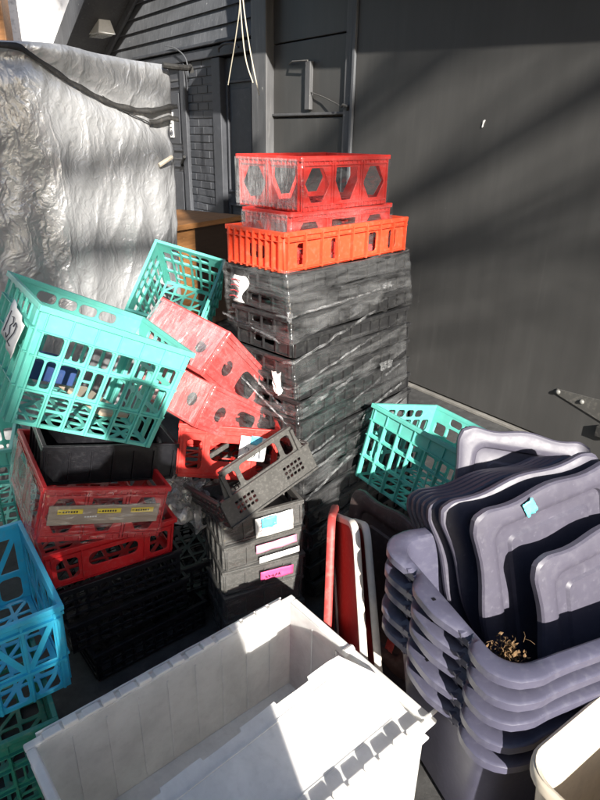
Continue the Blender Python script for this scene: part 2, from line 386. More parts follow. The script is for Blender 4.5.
def style_slot(L, H, side):
    """low tray with a long hand slot between two square windows"""
    hs = [rrect_hole(-L * .43, -L * .27, .17 * H, .72 * H, .012), rrect_hole(L * .3, L * .45, .17 * H, .72 * H, .012), rrect_hole(-L * .19, L * .2, .34 * H, .70 * H, .02)]
    ribs = [(-L / 2 + .003, L / 2 - .003, .83 * H, .86 * H, .006), (-L / 2 + .003, L / 2 - .003, .05 * H, .08 * H, .005)]
    for f in (-.46, -.24, .25, .48): ribs.append((L * f - .002, L * f + .002, .03 * H, .95 * H, .0055))
    return hs, ribs

def style_round(L, H, side):
    """low crate with round openings between plain panels"""
    hs, ribs = [], []; n = 3 if side in (0, 2) else 2
    if side in (0, 2):
        hs += [circ(-L * .30, H * .45, .028, .026, 10), rrect_hole(-L * .12, L * .14, H * .2, H * .72, .026), rrect_hole(L * .28, L * .42, H * .22, H * .7, .02)]
    else:
        hs += [circ(L * .3, H * .5, .020, .022, 10)]
        for i in range(5): ribs.append((-L * .42, L * .12, (.16 + .13 * i) * H, (.18 + .13 * i) * H, .0012))
    for i in (0, n):
        x = -L / 2 + .005 + i * (L - .01) / n; ribs.append((x - .002, x + .002, .03 * H, .97 * H, .005))
    ribs.append((-L / 2 + .002, L / 2 - .002, .83 * H, .86 * H, .006)); ribs.append((-L / 2 + .002, L / 2 - .002, .08 * H, .1 * H, .0055))
    return hs, ribs

def style_ribbed(L, H, side):
    """low bread or flat tray: solid band, close vertical ribs"""
    hs, ribs = [], []; k = max(4, int(L / .055))
    for i in range(k + 1):
        x = -L / 2 + .006 + i * (L - .012) / k; ribs.append((x - .0022, x + .0022, .05 * H, .9 * H, .0065))
    if side in (1, 3): hs.append(rrect_hole(-L * .18, L * .18, .35 * H, .68 * H, .008))
    ribs.append((-L / 2 + .002, L / 2 - .002, .86 * H, .99 * H, .0075)); ribs.append((-L / 2 + .002, L / 2 - .002, .03 * H, .09 * H, .0055))
    return hs, ribs

def style_vent(L, H, side):
    hs, ribs = [], []; k = max(5, int(L / .035))
    for r in range(3):
        for i in range(k):
            x0 = -L / 2 + .012 + i * (L - .024) / k
            hs.append(rrect_hole(x0 + .004, x0 + (L - .024) / k - .004, (.1 + .26 * r) * H, (.1 + .26 * r + .17) * H, .004, 2))
    ribs.append((-L / 2 + .002, L / 2 - .002, .88 * H, .99 * H, .0075))
    for a in (.06, .32, .58): ribs.append((-L / 2 + .003, L / 2 - .003, a * H, (a + .02) * H, .005))
    return hs, ribs

def crate(name, label, cat, W, D, H, style, mat, loc, rot, group=None, taper=1., floor='grid', t=.0045, lip=.007, film=None, scale=1.):
    root = thing(name, label, cat, loc, rot, group)
    def tp(co):
        f = taper + (1 - taper) * max(0, min(1, co.z / H)); return Vector((co.x * f, co.y * f, co.z))
    for k in range(4):
        Lx = (W if k in (0, 2) else D) - (.0 if k in (0, 2) else 2 * t + .001)
        hs, ribs = style(Lx, H, k)
        mb = MB(); mtx = side_matrix(k, W, D) @ Matrix.Translation((0, 0, -t / 2))
        mb.mesh(panel(rect(-Lx / 2, Lx / 2, 0, H), hs, t), mtx)
        for i, (x0, x1, y0, y1, pr) in enumerate(ribs):
            e = .0002 * (i % 5)
            mb.box(x0, x1, y0 + e, y1 - e, t * .3, t / 2 + pr + e, mtx)
        mb.xf(tp)
        o = mb.build('side_panel', mat, root)
    # lip round the top and foot band
    mb = MB(); a, b = W / 2 + lip, D / 2 + lip; h0, h1 = H - .011, H + .0035; i1 = .0055
    mb.box(-a, a, -b, -b + lip + i1, h0, h1); mb.box(-a, a, b - lip - i1, b, h0, h1)
    mb.box(-a, -a + lip + i1, -b + lip + i1, b - lip - i1, h0 + .0004, h1 - .0004); mb.box(a - lip - i1, a, -b + lip + i1, b - lip - i1, h0 + .0004, h1 - .0004)
    mb.xf(tp); mb.build('rim', mat, root, bevel=.0018)
    mb = MB()
    if floor == 'grid':
        n, m_ = max(3, int(W / .055)), max(3, int(D / .055)); hs = []
        for i in range(n):
            for j in range(m_):
                x0 = -W / 2 + .012 + i * (W - .024) / n; y0 = -D / 2 + .012 + j * (D - .024) / m_
                x1, y1 = x0 + (W - .024) / n - .009, y0 + (D - .024) / m_ - .009
                if (i + j) % 2: hs.append([(x0 + .009, y0), (x1, y0), (x1, y1 - .008)]); hs.append([(x0, y0 + .008), (x1 - .009, y1), (x0, y1)])
                else: hs.append(rrect_hole(x0 + .004, x1, y0 + .004, y1, .008))
        mb.mesh(panel(rect(-W / 2 + t + .001, W / 2 - t - .001, -D / 2 + t + .001, D / 2 - t - .001), hs, .005), Matrix.Translation((0, 0, .006)))
    else:
        mb.box(-W / 2 + t + .001, W / 2 - t - .001, -D / 2 + t + .001, D / 2 - t - .001, .003, .008)
    mb.xf(tp); mb.build('base', mat, root)
    if film:
        film_sleeve(root, W, D, H, M[film], off=.012)
    return root

def film_sleeve(root, W, D, H, mat, off=.01, z0=0., z1=None, top=False, seed=0, amp=.004):
    z1 = H if z1 is None else z1
    a, b, r = W / 2 + off, D / 2 + off, .015
    ring = rrect_hole(-a, a, -b, b, r, 3); pts = []
    for i, p in enumerate(ring):
        q = ring[(i + 1) % len(ring)]; d = math.hypot(q[0] - p[0], q[1] - p[1]); k = max(1, int(d / .02))
        for j in range(k): pts.append((p[0] + (q[0] - p[0]) * j / k, p[1] + (q[1] - p[1]) * j / k))
    rows = max(3, int((z1 - z0) / .012)); rings = []
    for j in range(rows + 1):
        z = z0 + (z1 - z0) * j / rows; rg = []
        for x, y in pts:
            nz = noise.noise(Vector((x * 9 + seed, y * 9, z * 40 + seed))) + .6 * noise.noise(Vector((x * 25, y * 25 + seed, z * 12)))
            f = 1 + amp * nz / max(a, b) * 1.4
            e = .006 * noise.noise(Vector((x * 7, y * 7, seed + 3.3))) if j in (0, rows) else 0
            rg.append((x * f, y * f, z + e))
        rings.append(rg)
    mb = MB(); mb.loft(rings)
    return mb.build('film_wrap', mat, root, smooth=80, recalc=True)

def sheet(name, w, h, mat, parent, mtx, curl=.004, nx=8, ny=5, seed=0, t=.0006):
    """small paper or tape piece in XY of mtx"""
    mb = MB(); V = []
    for j in range(ny + 1):
        V.append([mb.bm.verts.new(mtx @ Vector((-w / 2 + w * i / nx, -h / 2 + h * j / ny, curl * (noise.noise(Vector((i * .5 + seed, j * .6, seed))) + .5)))) for i in range(nx + 1)])
    for j in range(ny):
        for i in range(nx): mb.bm.faces.new((V[j][i], V[j][i + 1], V[j + 1][i + 1], V[j + 1][i]))
    return mb.build(name, mat, parent, smooth=60, solid=t)

DIG = {'0': [[(.5, 1), (.15, .8), (.1, .3), (.4, 0), (.8, .2), (.85, .7), (.5, 1)]], '1': [[(.45, 1), (.5, 0)]],
       '2': [[(.1, .75), (.3, 1), (.7, .95), (.75, .65), (.1, .02), (.9, .05)]],
       '3': [[(.1, .9), (.5, 1), (.8, .8), (.4, .55), (.85, .3), (.6, .02), (.1, .1)]]}
def handwriting(txt, h, mat, parent, mtx, r=.0012, wr=.62):
    mb = MB()
    for i, ch in enumerate(txt):
        for st in DIG[ch]:
            mb.tube([mtx @ Vector(((i - len(txt) / 2) * h * wr * 1.05 + x * h * wr, (y - .5) * h + .03 * h * sin(i * 3), 0)) for x, y in st], r, 5)
    return mb.build('handwriting', mat, parent)

def scribble(n, w, h, mat, parent, mtx, r=.0008, seed=1, name='writing'):
    rnd = random.Random(seed); mb = MB()
    for k in range(n):
        y = h * (.5 - (k + .5) / n); x = -w / 2
        while x < w / 2 - .004:
            l = rnd.uniform(.004, .012)
            mb.tube([mtx @ Vector((min(w / 2, x + l * q), y + rnd.uniform(-.3, .3) * h / n, 0)) for q in (0, .35, .7, 1)], r, 4); x += l + .004
    return mb.build(name, mat, parent)

def surf_matrix(o, u, v, side, W, D, off=.014, roll=0):
    """matrix in crate space for a sheet stuck on a side panel at (u, v)"""
    return side_matrix(side, W, D) @ Matrix.Translation((u, v, off)) @ Matrix.Rotation(R(roll), 4, 'Z')
# ------------------------------------------------------------------ ground
mb = MB(); mb.quad([(-40, -40, 0), (40, -40, 0), (40, 40, 0), (-40, 40, 0)])
tag(mb.build('ground', M['asphalt']), kind='structure')

# ------------------------------------------------------------------ the charcoal building (local x to the right along its face, y inwards)
bld = thing('building', 'charcoal painted outbuilding with plywood door, brick pier and lap siding', 'building', (.694, 3.773, 0), (0, 0, -52.32))
mb = MB(); mb.box(-.63, 5, 0, .045, .03, 3.2); mb.build('sliding_panel', M['wall'], bld, bevel=.004)
mb = MB(); mb.box(-1.58, 5, -.016, .05, 0, .0185); mb.box(-.6, 5, .06, .12, 0, 3.2); mb.build('sill', M['concrete'], bld, bevel=.003)
mb = MB(); mb.box(-.658, -.634, -.014, .04, .03, 3.2); mb.build('edge_strip', M['siding'], bld, bevel=.003)
door = None
mb = MB()
for z0, z1 in ((.05, .78), (.786, 1.64), (1.648, 2.125), (2.133, 3.2)): mb.box(-1.598, -.66, .05, .085, z0, z1)
door = mb.build('plank_door', M['wall'], bld, bevel=.004)
mb = MB(); mb.box(-1.60, -.66, .034, .05, 1.655, 1.672); mb.box(-.76, -.66, .02, .05, .05, 3.2); mb.box(-1.6, -.66, .09, .13, 0, 3.2); mb.build('door_stile', M['trim'], door, bevel=.003)
mb = MB(); mb.box(-1.178, -1.12, .018, .0485, 1.69, 1.99); mb.build('weathered_strip', M['trim'], door, bevel=.004)
mb = MB(); mb.tube([(-1.39, .04, 1.99), (-1.3, .0, 1.997), (-1.12, -.005, 1.99)], .006, 6); mb.build('bent_nail', M['metal'], door)
mb = MB(); mb.tube([(-.78, .02, 1.70), (-.74, .0, 1.71), (-.70, .01, 1.70), (-.72, .02, 1.68)], .008, 6)
mb.tube([(-1.12, .03, 1.80), (-.95, .02, 1.76), (-.78, .0, 1.71)], .004, 5); mb.build('latch', M['metal'], door)
mb = MB(); mb.box(-1.80, -1.60, -.02, .1, 0, 3.2); mb.build('post', M['trim'], bld, bevel=.006)
for z0 in (1.2, 2.5):
    mb = MB(); mb.box(-1.76, -1.64, -.0235, -.0195, z0, z0 + .012); mb.build('post_joint', M['strap'], bld)
# recessed wall to the left
mb = MB(); mb.box(-6.6, -1.8, .36, .44, 0, 2.9); mb.build('back_wall', M['wall2'], bld)
mb = MB(); rnd = random.Random(3); z = .01; row = 0
while z < 2.14:
    x = -3.45 - (.1 if row % 2 else 0)
    while x < -2.93:
        x0, x1 = max(x, -3.45) + .004, min(x + .2, -2.93) - .004
        if x1 - x0 > .02: mb.box(x0, x1, .298 + rnd.uniform(-.003, .004), .35, z + .004, z + .066)
        x += .2
    z += .072; row += 1
mb.box(-3.452, -2.928, .306, .358, 0, 2.15); mb.build('brick_pier', M['wall2'], bld, bevel=.004)
mb = MB()
for x0, x1 in ((-2.92, -2.77), (-3.56, -3.46), (-2.20, -1.81)): mb.box(x0, x1, .27, .355, 0, 2.16)
mb.box(-4.6, -1.81, .262, .355, 2.165, 2.25); mb.box(-4.6, -1.81, .235, .355, 2.262, 2.29); mb.build('door_casing', M['wall2'], bld, bevel=.006)
def pdoor(x0, x1, panels):
    mb = MB(); mb.box(x0, x1, .325, .357, .02, 2.15)
    d = mb.build('door', M['wall2'], bld, bevel=.004)
    m2 = MB()
    for (a, b, z0, z1) in panels:
        for q in ((a, b, z0, z0 + .022), (a, b, z1 - .022, z1), (a, a + .022, z0 + .0225, z1 - .0225), (b - .022, b, z0 + .0225, z1 - .0225)):
            m2.box(q[0], q[1], .306, .326, q[2], q[3])
        m2.box(a + .07, b - .07, .315, .3255, z0 + .07, z1 - .07)
    m2.build('door_moulding', M['wall2'], d, bevel=.004); return d
pdoor(-2.768, -2.205, [(-2.72, -2.25, 1.02, 1.97), (-2.72, -2.25, .15, .92)])
d2 = pdoor(-4.4, -3.565, [(-4.3, -3.62, 1.36, 1.98), (-4.3, -3.62, .2, 1.22)])
for za, zb in ((1.275, 1.29), (2.02, 2.04)):
    mb = MB(); mb.box(-4.4, -3.57, .318, .328, za, zb); mb.build('door_rail', M['trim'], d2)
mb = MB(); mb.tube([(-3.66, .30, 1.22), (-3.6, .27, 1.25), (-3.5, .25, 1.31)], .016, 8); mb.build('door_handle', M['strap'], d2)
sm = Matrix.Translation((-3.862, .30, 1.61)) @ Matrix.Rotation(pi / 2, 4, 'X')
mb = MB(); mb.box(-3.9, -3.825, .30, .312, 1.49, 1.735); sg = mb.build('door_sign', M['paper'], bld, bevel=.002)
mb = MB()
def gl(x0, x1, z0, z1): mb.box(x0, x1, .2965, .3005, z0, z1)
for (zc, kind) in ((1.70, 'E'), (1.645, 'L')):
    gl(-3.885, -3.877, zc - .02, zc + .02)
    if kind == 'E':
        for zz in (zc - .02, zc - .003, zc + .014): gl(-3.8765, -3.848, zz, zz + .007)
    else: gl(-3.8765, -3.848, zc - .02, zc - .013)
gl(-3.885, -3.848, 1.585, 1.592)
mb.tube([(-3.8625 + .022 * cos(a * pi / 8), .299, 1.535 + .022 * sin(a * pi / 8)) for a in range(17)], .0045, 6); gl(-3.87, -3.855, 1.528, 1.542)
mb.build('sign_lettering', M['ink'], sg)
# lap siding clipped by the rake
mb = MB(); z = 2.292
while z < 4.6:
    z1 = z + .127
    def xr(zz): return -(5.47 - (zz - 2.445) * 2.13)
    xa, xb = xr(z), xr(z1)
    if xa < -1.85:
        V = [mb.bm.verts.new(p) for p in ((xa, .322, z), (-1.8, .322, z), (-1.8, .346, z1 + .004), (xb, .346, z1 + .004), (xa, .36, z), (-1.8, .36, z), (-1.8, .36, z1 + .004), (xb, .36, z1 + .004))]
        for f in ((0, 1, 2, 3), (0, 4, 5, 1), (1, 5, 6, 2), (3, 2, 6, 7), (0, 3, 7, 4), (4, 7, 6, 5)): mb.bm.faces.new([V[i] for i in f])
    z = z1
mb.build('lap_siding', M['siding'], bld)
# gable roof: slab along the rake, oversailing the wall
def rk(s_z, y, off=0.): return Vector((-(5.47 - (s_z - 2.445) * 2.13) - off * .425, y, s_z + off * .905))
def slab(mb, y0, y1, o0, o1, za=2.0, zb=4.2):
    V = [mb.bm.verts.new(rk(z, y, o)) for z in (za, zb) for y in (y0, y1) for o in (o0, o1)]
    for f in ((0, 1, 3, 2), (4, 6, 7, 5), (0, 2, 6, 4), (1, 5, 7, 3), (0, 4, 5, 1), (2, 3, 7, 6)): mb.bm.faces.new([V[i] for i in f])
mb = MB(); slab(mb, -.20, 3.5, .005, .13); rf = mb.build('gable_roof', M['trim'], bld)
mb = MB(); slab(mb, -.235, -.203, -.09, .16); mb.build('barge_board', M['siding'], rf, bevel=.004)
mb = MB(); slab(mb, .285, .318, -.075, .003); mb.build('rake_trim', M['siding'], rf, bevel=.004)
# eave over the plywood side
mb = MB(); mb.box(-1.9, 6, -.36, .5, 2.62, 2.74); ev = mb.build('eave', M['trim'], bld, bevel=.006); ev.rotation_euler.y = .052; ev.location.z = -.035
mb = MB(); mb.box(-1.92, 6, -.385, -.363, 2.56, 2.76); mb.build('fascia_board', M['trim'], ev, bevel=.004)
# strap hinge
mb = MB(); o = [(1.06, .302), (1.075, .325), (1.45, .352), (1.45, .205), (1.075, .296)]
A = [mb.bm.verts.new((x, -.008, z)) for x, z in o]; B = [mb.bm.verts.new((x, -.0005, z)) for x, z in o]
mb.bm.faces.new(A); mb.bm.faces.new(B[::-1])
for i in range(5): mb.bm.faces.new((A[i], A[(i + 1) % 5], B[(i + 1) % 5], B[i]))
hg = mb.build('strap_hinge', M['metal'], bld, bevel=.0015)
for x, z in ((1.085, .311), (1.218, .302), (1.36, .29)):
    mb = MB(); mb.loft([[(x + r * cos(a * pi / 5), y, z + r * sin(a * pi / 5)) for a in range(10)] for r, y in ((.013, -.008), (.012, -.014), (.007, -.019), (.001, -.020))], cap1=True); mb.build('bolt', M['boltm'], hg, smooth=40)
mb = MB(); mb.box(1.325, 1.40, -.03, -.001, .16, .215); mb.build('hinge_block', M['strap'], hg, bevel=.003)
mb = MB(); mb.loft([[(.391 + .004 * cos(a) * (1 + .5 * sin(3 * a)) + .005 * sin(a), y, 1.595 + .018 * sin(a) + .004 * cos(2 * a)) for a in [k * pi / 6 for k in range(12)]] for y in (-.006, -.0005)], cap0=True); mb.build('paint_chip', M['paper'], bld)
# lamp under the gable
t = thing('flood_lamp', 'pale trapezoid lamp under the dark gable overhang', 'lamp', (0, 0, 0))
t.parent = None
WM = Matrix.Translation((.694, 3.773, 0)) @ Matrix.Rotation(R(-52.32), 4, 'Z')
t.matrix_world = WM @ Matrix.Translation((-5.15, .12, 2.56))
mb = MB(); mb.loft([[(-.26, -.1, -.0), (.2, -.1, -.02), (.2, .1, -.02), (-.26, .1, 0)], [(-.1, -.06, .14), (.16, -.06, .14), (.16, .06, .14), (-.1, .06, .14)]], cap0=True, cap1=True); mb.build('lamp_shade', M['paper'], t, bevel=.006)
mb = MB(); mb.box(-.08, .1, -.04, .04, .142, .3); mb.build('lamp_bracket', M['siding'], t, bevel=.004)
mb = MB(); mb.box(-.2, .15, -.08, .08, -.03, -.012); mb.build('lamp_lens', M['glass'], t)

# cords hanging on the wall
def cordthing(name, label, pts, y, r, mat, cat='cord', group=None):
    mb = MB(); P = []
    pts = [Vector((-s, y, z)) for s, z in pts]
    for i in range(len(pts) - 1):
        for q in range(6):
            u = q / 6; p0 = pts[max(i - 1, 0)]; p1, p2 = pts[i], pts[i + 1]; p3 = pts[min(i + 2, len(pts) - 1)]
            P.append(.5 * ((2 * p1) + (-p0 + p2) * u + (2 * p0 - 5 * p1 + 4 * p2 - p3) * u * u + (-p0 + 3 * p1 - 3 * p2 + p3) * u ** 3))
    P.append(pts[-1]); mb.tube([WM @ p for p in P], r, 6)
    return tag(mb.build(name, mat, smooth=60), label, cat, group)
G = 'pale cords hanging by the recessed doors'
cordthing('hanging_cord', 'thin pale cord, the one hanging furthest left beside the brick pier', [(1.31, 2.56), (1.304, 2.311), (1.361, 2.123), (1.48, 1.835)], -.42, .0035, M['cord'], group=G)
cordthing('hanging_cord', 'pale cord hanging in the middle of three over the dark door', [(1.31, 2.56), (1.304, 2.311), (1.255, 1.999), (1.163, 1.832)], -.42, .0042, M['cord'], group=G)
cordthing('hanging_cord', 'pale cord swinging furthest right of three, its end against the grey post', [(1.287, 2.56), (1.268, 2.306), (1.194, 2.023), (1.094, 1.759)], -.42, .0042, M['cord'], group=G)
cordthing('wall_cable', 'thin grey cable arching from the tarp to the left door frame', [(3.722, 2.323), (3.489, 2.278), (3.295, 2.17), (3.277, 1.984)], .22, .006, M['siding'], 'cable')
cordthing('wall_hook', 'curved pale hook fixed above the recessed door beside the cords', [(2.656, 2.18), (2.64, 2.213), (2.553, 2.234), (2.4, 2.225), (2.328, 2.19)], .2, .011, M['siding'], 'hook')

# ------------------------------------------------------------------ far left background
t = thing('wrapped_house', 'distant white house wall in printed building wrap behind the tarp', 'house', (-3.6, 9.3, 0), (0, 0, 12))
mb = MB(); mb.box(-1.5, 1.6, 0, 3, 0, 6); mb.build('wall', M['housewrap'], t)
t = thing('wooden_post', 'brown timber post at the far left edge beside the white wrapped wall', 'post', (-3.66, 8.2, 0))
mb = MB(); mb.box(-.14, .14, -.1, .1, 0, 4.5); mb.build('timber', M['warmwood'], t, bevel=.01)

# ------------------------------------------------------------------ tarp covered rack
TA, TB = Vector((-1.12, 2.80, 0)), Vector((-.694, 3.35, 0))
td = (TB - TA).normalized(); tn = Vector((td.y, -td.x, 0))
def tarp_front(s, z, off=0.):
    p = TA + td * s + tn * off; return Vector((p.x, p.y, z))
tt = thing('tarp_covered_rack', 'tall rack wrapped in a crumpled silver tarp tied with a black strap', 'covered rack')
def tarp_disp(s, z):
    d = .014 * noise.noise(Vector((s * 2.2, z * 1.2, 1.))) + .009 * noise.noise(Vector((s * 6 + z * 1.5, z * 2.2, 5.)))
    k = max(0, min(1, (1.72 - z) / .6))
    d += k * (.012 * sin(15 * s + 2.2 * noise.noise(Vector((s * 2.5, z * .8, 0)))) + .007 * sin(34 * s + 3. * noise.noise(Vector((s * 3, z * 1.1, 4)))))
    d += .005 * (1 - abs(noise.noise(Vector((s * 7 - z * 4, z * 2.2 + s * 2, 9.))))) ** 4 * 1.6
    # pinch below the strap
    zs = 1.76 - .25 * max(0, s) / .68 + .02
    d -= .03 * math.exp(-((z - zs) / .05) ** 2)
    return d
mb = MB(); path = []
for i in range(60): path.append((Vector((-2.2, 2.15, 0)).lerp(TA + td * -.02, i / 60), tn * .6 + Vector((-.3, -.5, 0)), -1.2 + 1.2 * i / 60))
for i in range(110): path.append((TA.lerp(TB, i / 110), tn, .696 * i / 110))
for i in range(10): 
    a = i / 10 * pi / 2; path.append((TB + tn * (-.04 + .04 * cos(a)) + td * .04 * sin(a), tn * cos(a) + td * sin(a), .696 + .05 * i / 10))
for i in range(40): path.append((TB + tn * -.04 + td * .04 - tn * .6 * i / 40, td, .75 + .6 * i / 40))
NZ = 150; V = []
for j in range(NZ + 1):
    row = []
    for (p, n, s) in path:
        top = 1.80 + .02 * noise.noise(Vector((s * 3, 0, 3))) + (.045 - .03 * abs(s) if s < .7 else .02)
        z = top * j / NZ; n = n.normalized()
        d = tarp_disp(s, z); e = max(0, (z - top + .03) / .03); 
        row.append(mb.bm.verts.new((p.x + n.x * (d - .02 * e * e), p.y + n.y * (d - .02 * e * e), z)))
    V.append(row)
for j in range(NZ):
    for i in range(len(path) - 1): mb.bm.faces.new((V[j][i], V[j][i + 1], V[j + 1][i + 1], V[j + 1][i]))
P = [v.co.copy() for v in V[-1]]
mb.build('tarp', M['tarp'], tt, smooth=70, recalc=False)
mb = MB()
c0 = Vector((-1.6, 3.6, 1.84)); cv = mb.bm.verts.new(c0); W_ = [mb.bm.verts.new(p) for p in P]
for a, b in zip(W_, W_[1:]): mb.bm.faces.new((a, b, cv))
mb.build('tarp_top', M['tarp'], tt, smooth=60)
def ribbon(pts, w, off, name, mat, tw=0.):
    mb = MB(); prev = None; N = len(pts) * 6
    for k in range(N + 1):
        u = k / N * (len(pts) - 1); i = min(int(u), len(pts) - 2); f = u - i
        f2 = f * f * (3 - 2 * f); s = pts[i][0] + (pts[i + 1][0] - pts[i][0]) * f; z = pts[i][1] + (pts[i + 1][1] - pts[i][1]) * f
        d = tarp_disp(s, z) + off; ww = w * (1 - tw * sin(k * .7) * .3)
        a, b = mb.bm.verts.new(tarp_front(s, z + ww / 2, d)), mb.bm.verts.new(tarp_front(s, z - ww / 2, d + .006))
        if prev: mb.bm.faces.new((prev[0], a, b, prev[1]))
        prev = (a, b)
    return mb.build(name, mat, tt, solid=.002, smooth=60)
ribbon([(-.2, 1.815), (-.05, 1.818), (.071, 1.758), (.16, 1.712), (.252, 1.676), (.33, 1.648), (.407, 1.627), (.5, 1.614), (.581, 1.613), (.684, 1.635), (.74, 1.64)], .024, .014, 'strap', M['strap'], .6)
ribbon([(.57, 1.563), (.62, 1.565), (.686, 1.587), (.74, 1.58)], .024, .02, 'strap', M['strap'])
ribbon([(.33, 1.665), (.4, 1.62), (.5, 1.585), (.58, 1.56)], .006, .012, 'strap', M['strap'])
mb = MB(); mb.tube([tarp_front(.655, 1.815, .03), tarp_front(.72, 1.812, .05), tarp_front(.80, 1.815, .04), tarp_front(.84, 1.825, .02), tarp_front(.85, 1.80, .02)], .014, 8); mb.build('bungee_hook', M['strap'], tt)
mb = MB(); mb.tube([tarp_front(.585, 1.365, .035), tarp_front(.66, 1.405, .05)], .011, 8); mb.build('tie_peg', M['cream'], tt)

# ------------------------------------------------------------------ wooden cabinet in the corner
t = thing('wooden_cabinet', 'low warm brown wooden cabinet in the shaded corner beside the tarp', 'cabinet', (-1.06, 5.03, 0), (0, 0, 60))
mb = MB(); mb.box(-.44, .5, -.36, .36, .86, .9); mb.build('top', M['warmwood'], t, bevel=.005)
mb = MB()
for x0, x1, y0, y1 in ((-.40, .46, .30, .318), (-.40, .46, -.318, -.30), (-.42, -.4005, -.32, .32), (.4605, .48, -.32, .32)): mb.box(x0, x1, y0, y1, .05, .858)
mb.build('carcass', M['shadewood'], t)  # the darker wood paints the shade on the sides
mb = MB(); mb.box(-.41, -.12, -.3265, -.3195, .1, .85); mb.build('lit_sliver', M['warmwood'], t, bevel=.002)  # added strip, its warm colour stands in for a sunlit sliver
mb = MB(); mb.box(-.435, -.4205, -.26, .26, .12, .80); dd = mb.build('door', M['warmwood'], t, bevel=.004)

# ------------------------------------------------------------------ wrapped stack
def blackstack():
    base = Vector((.065, 2.115)); lean = (.105, -.15)
    p = .065; n = 17; rnd = random.Random(11); proto = None; z = 1.131 - p
    ords = ['topmost', 'second', 'third', 'fourth', 'fifth', 'sixth', 'seventh', 'eighth', 'ninth', 'tenth', 'eleventh', 'twelfth', 'thirteenth', 'fourteenth', 'fifteenth', 'sixteenth', 'seventeenth']
    for i in range(n):
        f = (1.13 - z) / 1.0
        loc = (base.x + lean[0] * f * .9, base.y + lean[1] * f * .9, z)
        rz = 47 + rnd.uniform(-1.6, 1.6)
        lab = 'black ribbed tray, %s down in the tall wrapped stack under the orange crate' % ords[i]
        if i == 0: lab = 'black ribbed tray right under the orange crate, topmost of the wrapped stack'
        if proto is None:
            proto = crate('plastic_tray', lab, 'tray', .615, .262, p - .006, style_ribbed, M['stackblack'], loc, (0, 0, rz), 'black trays in the tall wrapped stack', floor='solid', lip=.008); o = proto
        else:
            o = copy_tree(proto); o['label'] = lab
            o.location = loc; o.rotation_euler = (R(rnd.uniform(-.8, .8)), R(rnd.uniform(-.6, .6)), R(rz))
        z -= p
blackstack()
orange = crate('plastic_crate', 'orange crate with slotted sides between black trays and red crates', 'crate', .627, .25, .116, style_orange, M['orange'], (.065, 2.105, 1.131), (0, 0, 47.5), 'crates on the tall stack')
mid = crate('plastic_crate', 'red film wrapped crate sitting inside the orange crate, mostly hidden', 'crate', .50, .205, .155, style_hex, M['hexred'], (.058, 2.112, 1.141), (0, 0, 47), 'crates on the tall stack', film='filmh')
top = crate('plastic_crate', 'bright red crate with hexagonal openings on the very top of the stack', 'crate', .415, .283, .153, style_hex, M['hexred'], (.034, 2.125, 1.2995), (0, -.5, 46), 'crates on the tall stack', film='film')
def end_film(o, W, D, H):
    # extra turns of film over the left end
    mb = MB(); N = 26; Hh = H
    V = [[mb.bm.verts.new((-W / 2 - .016 - .002 * noise.noise(Vector((i * .7, j * .9, W))), -D / 2 + D * i / N, .008 + (Hh - .012) * j / 10)) for i in range(N + 1)] for j in range(11)]
    for j in range(10):
        for i in range(N): mb.bm.faces.new((V[j][i], V[j][i + 1], V[j + 1][i + 1], V[j + 1][i]))
    mb.build('film_patch', M['filmv'], o, smooth=70)
end_film(top, .415, .283, .153); end_film(mid, .5, .205, .155)
# film over the stack of trays: one sleeve that leans with them, plus diagonal bands
sf = thing('stretch_film', 'clear stretch film wound in bands round the tall stack of black trays', 'film wrap')
def stackpt(u, z, off):
    """u: distance along left face then right face, from the left back corner"""
    f = (1.13 - z) / 1.0; c = Vector((.065 + .105 * f * .9, 2.115 - .15 * f * .9, z)); a = R(47)
    ax, ay = Vector((cos(a), sin(a), 0)), Vector((-sin(a), cos(a), 0)); W, D = .307 + .006 + off, .131 + .006 + off
    u = u % (2 * (2 * W + 2 * D))
    if u < 2 * D: p = -ax * W + ay * (D - u)
    elif u < 2 * D + 2 * W: p = -ay * D + ax * (-W + (u - 2 * D))
    elif u < 4 * D + 2 * W: p = ax * W + ay * (-D + (u - 2 * D - 2 * W))
    else: p = ay * D + ax * (W - (u - 4 * D - 2 * W))
    return c + p
def band(z0, z1, w, off, mat, seed, u0=-.05, u1=1.0):
    mb = MB(); N = 90; J = 8; V = []
    for j in range(J + 1):
        row = []
        for i in range(N + 1):
            u = u0 + (u1 - u0) * i / N; f = i / N
            wob = .006 * noise.noise(Vector((i * .12, seed, 0)))
            ww = w * (1 + .35 * noise.noise(Vector((i * .06, seed, 7))))
            z = z0 + (z1 - z0) * f + wob + ww * (j / J - .5)
            o_ = off + .004 * noise.noise(Vector((i * .2, j * 1.1, seed))) + .004
            row.append(mb.bm.verts.new(stackpt(u, z, o_)))
        V.append(row)
    for j in range(J):
        for i in range(N): mb.bm.faces.new((V[j][i], V[j][i + 1], V[j + 1][i + 1], V[j + 1][i]))
    mb.build('film_band', mat, sf, smooth=80)
band(1.07, 1.07, .13, .009, M['filmh'], 1, -.02, 1.0)
band(.99, .99, .10, .011, M['film'], 2, -.02, 1.0)
for k, (za, zb, w, mt) in enumerate(((.93, 1.02, .05, 'filmd'), (.82, .86, .09, 'film'), (.74, .86, .03, 'filmh'), (.66, .80, .05, 'filmd'), (.60, .72, .09, 'film'), (.48, .62, .035, 'filmh'), (.42, .56, .07, 'filmd'), (.30, .44, .12, 'film'), (.2, .36, .05, 'filmd'))):
    band(za, zb, w, .012 + .0015 * k, M[mt], 11 + k, .1 if k in (0, 2) else -.02, .92)
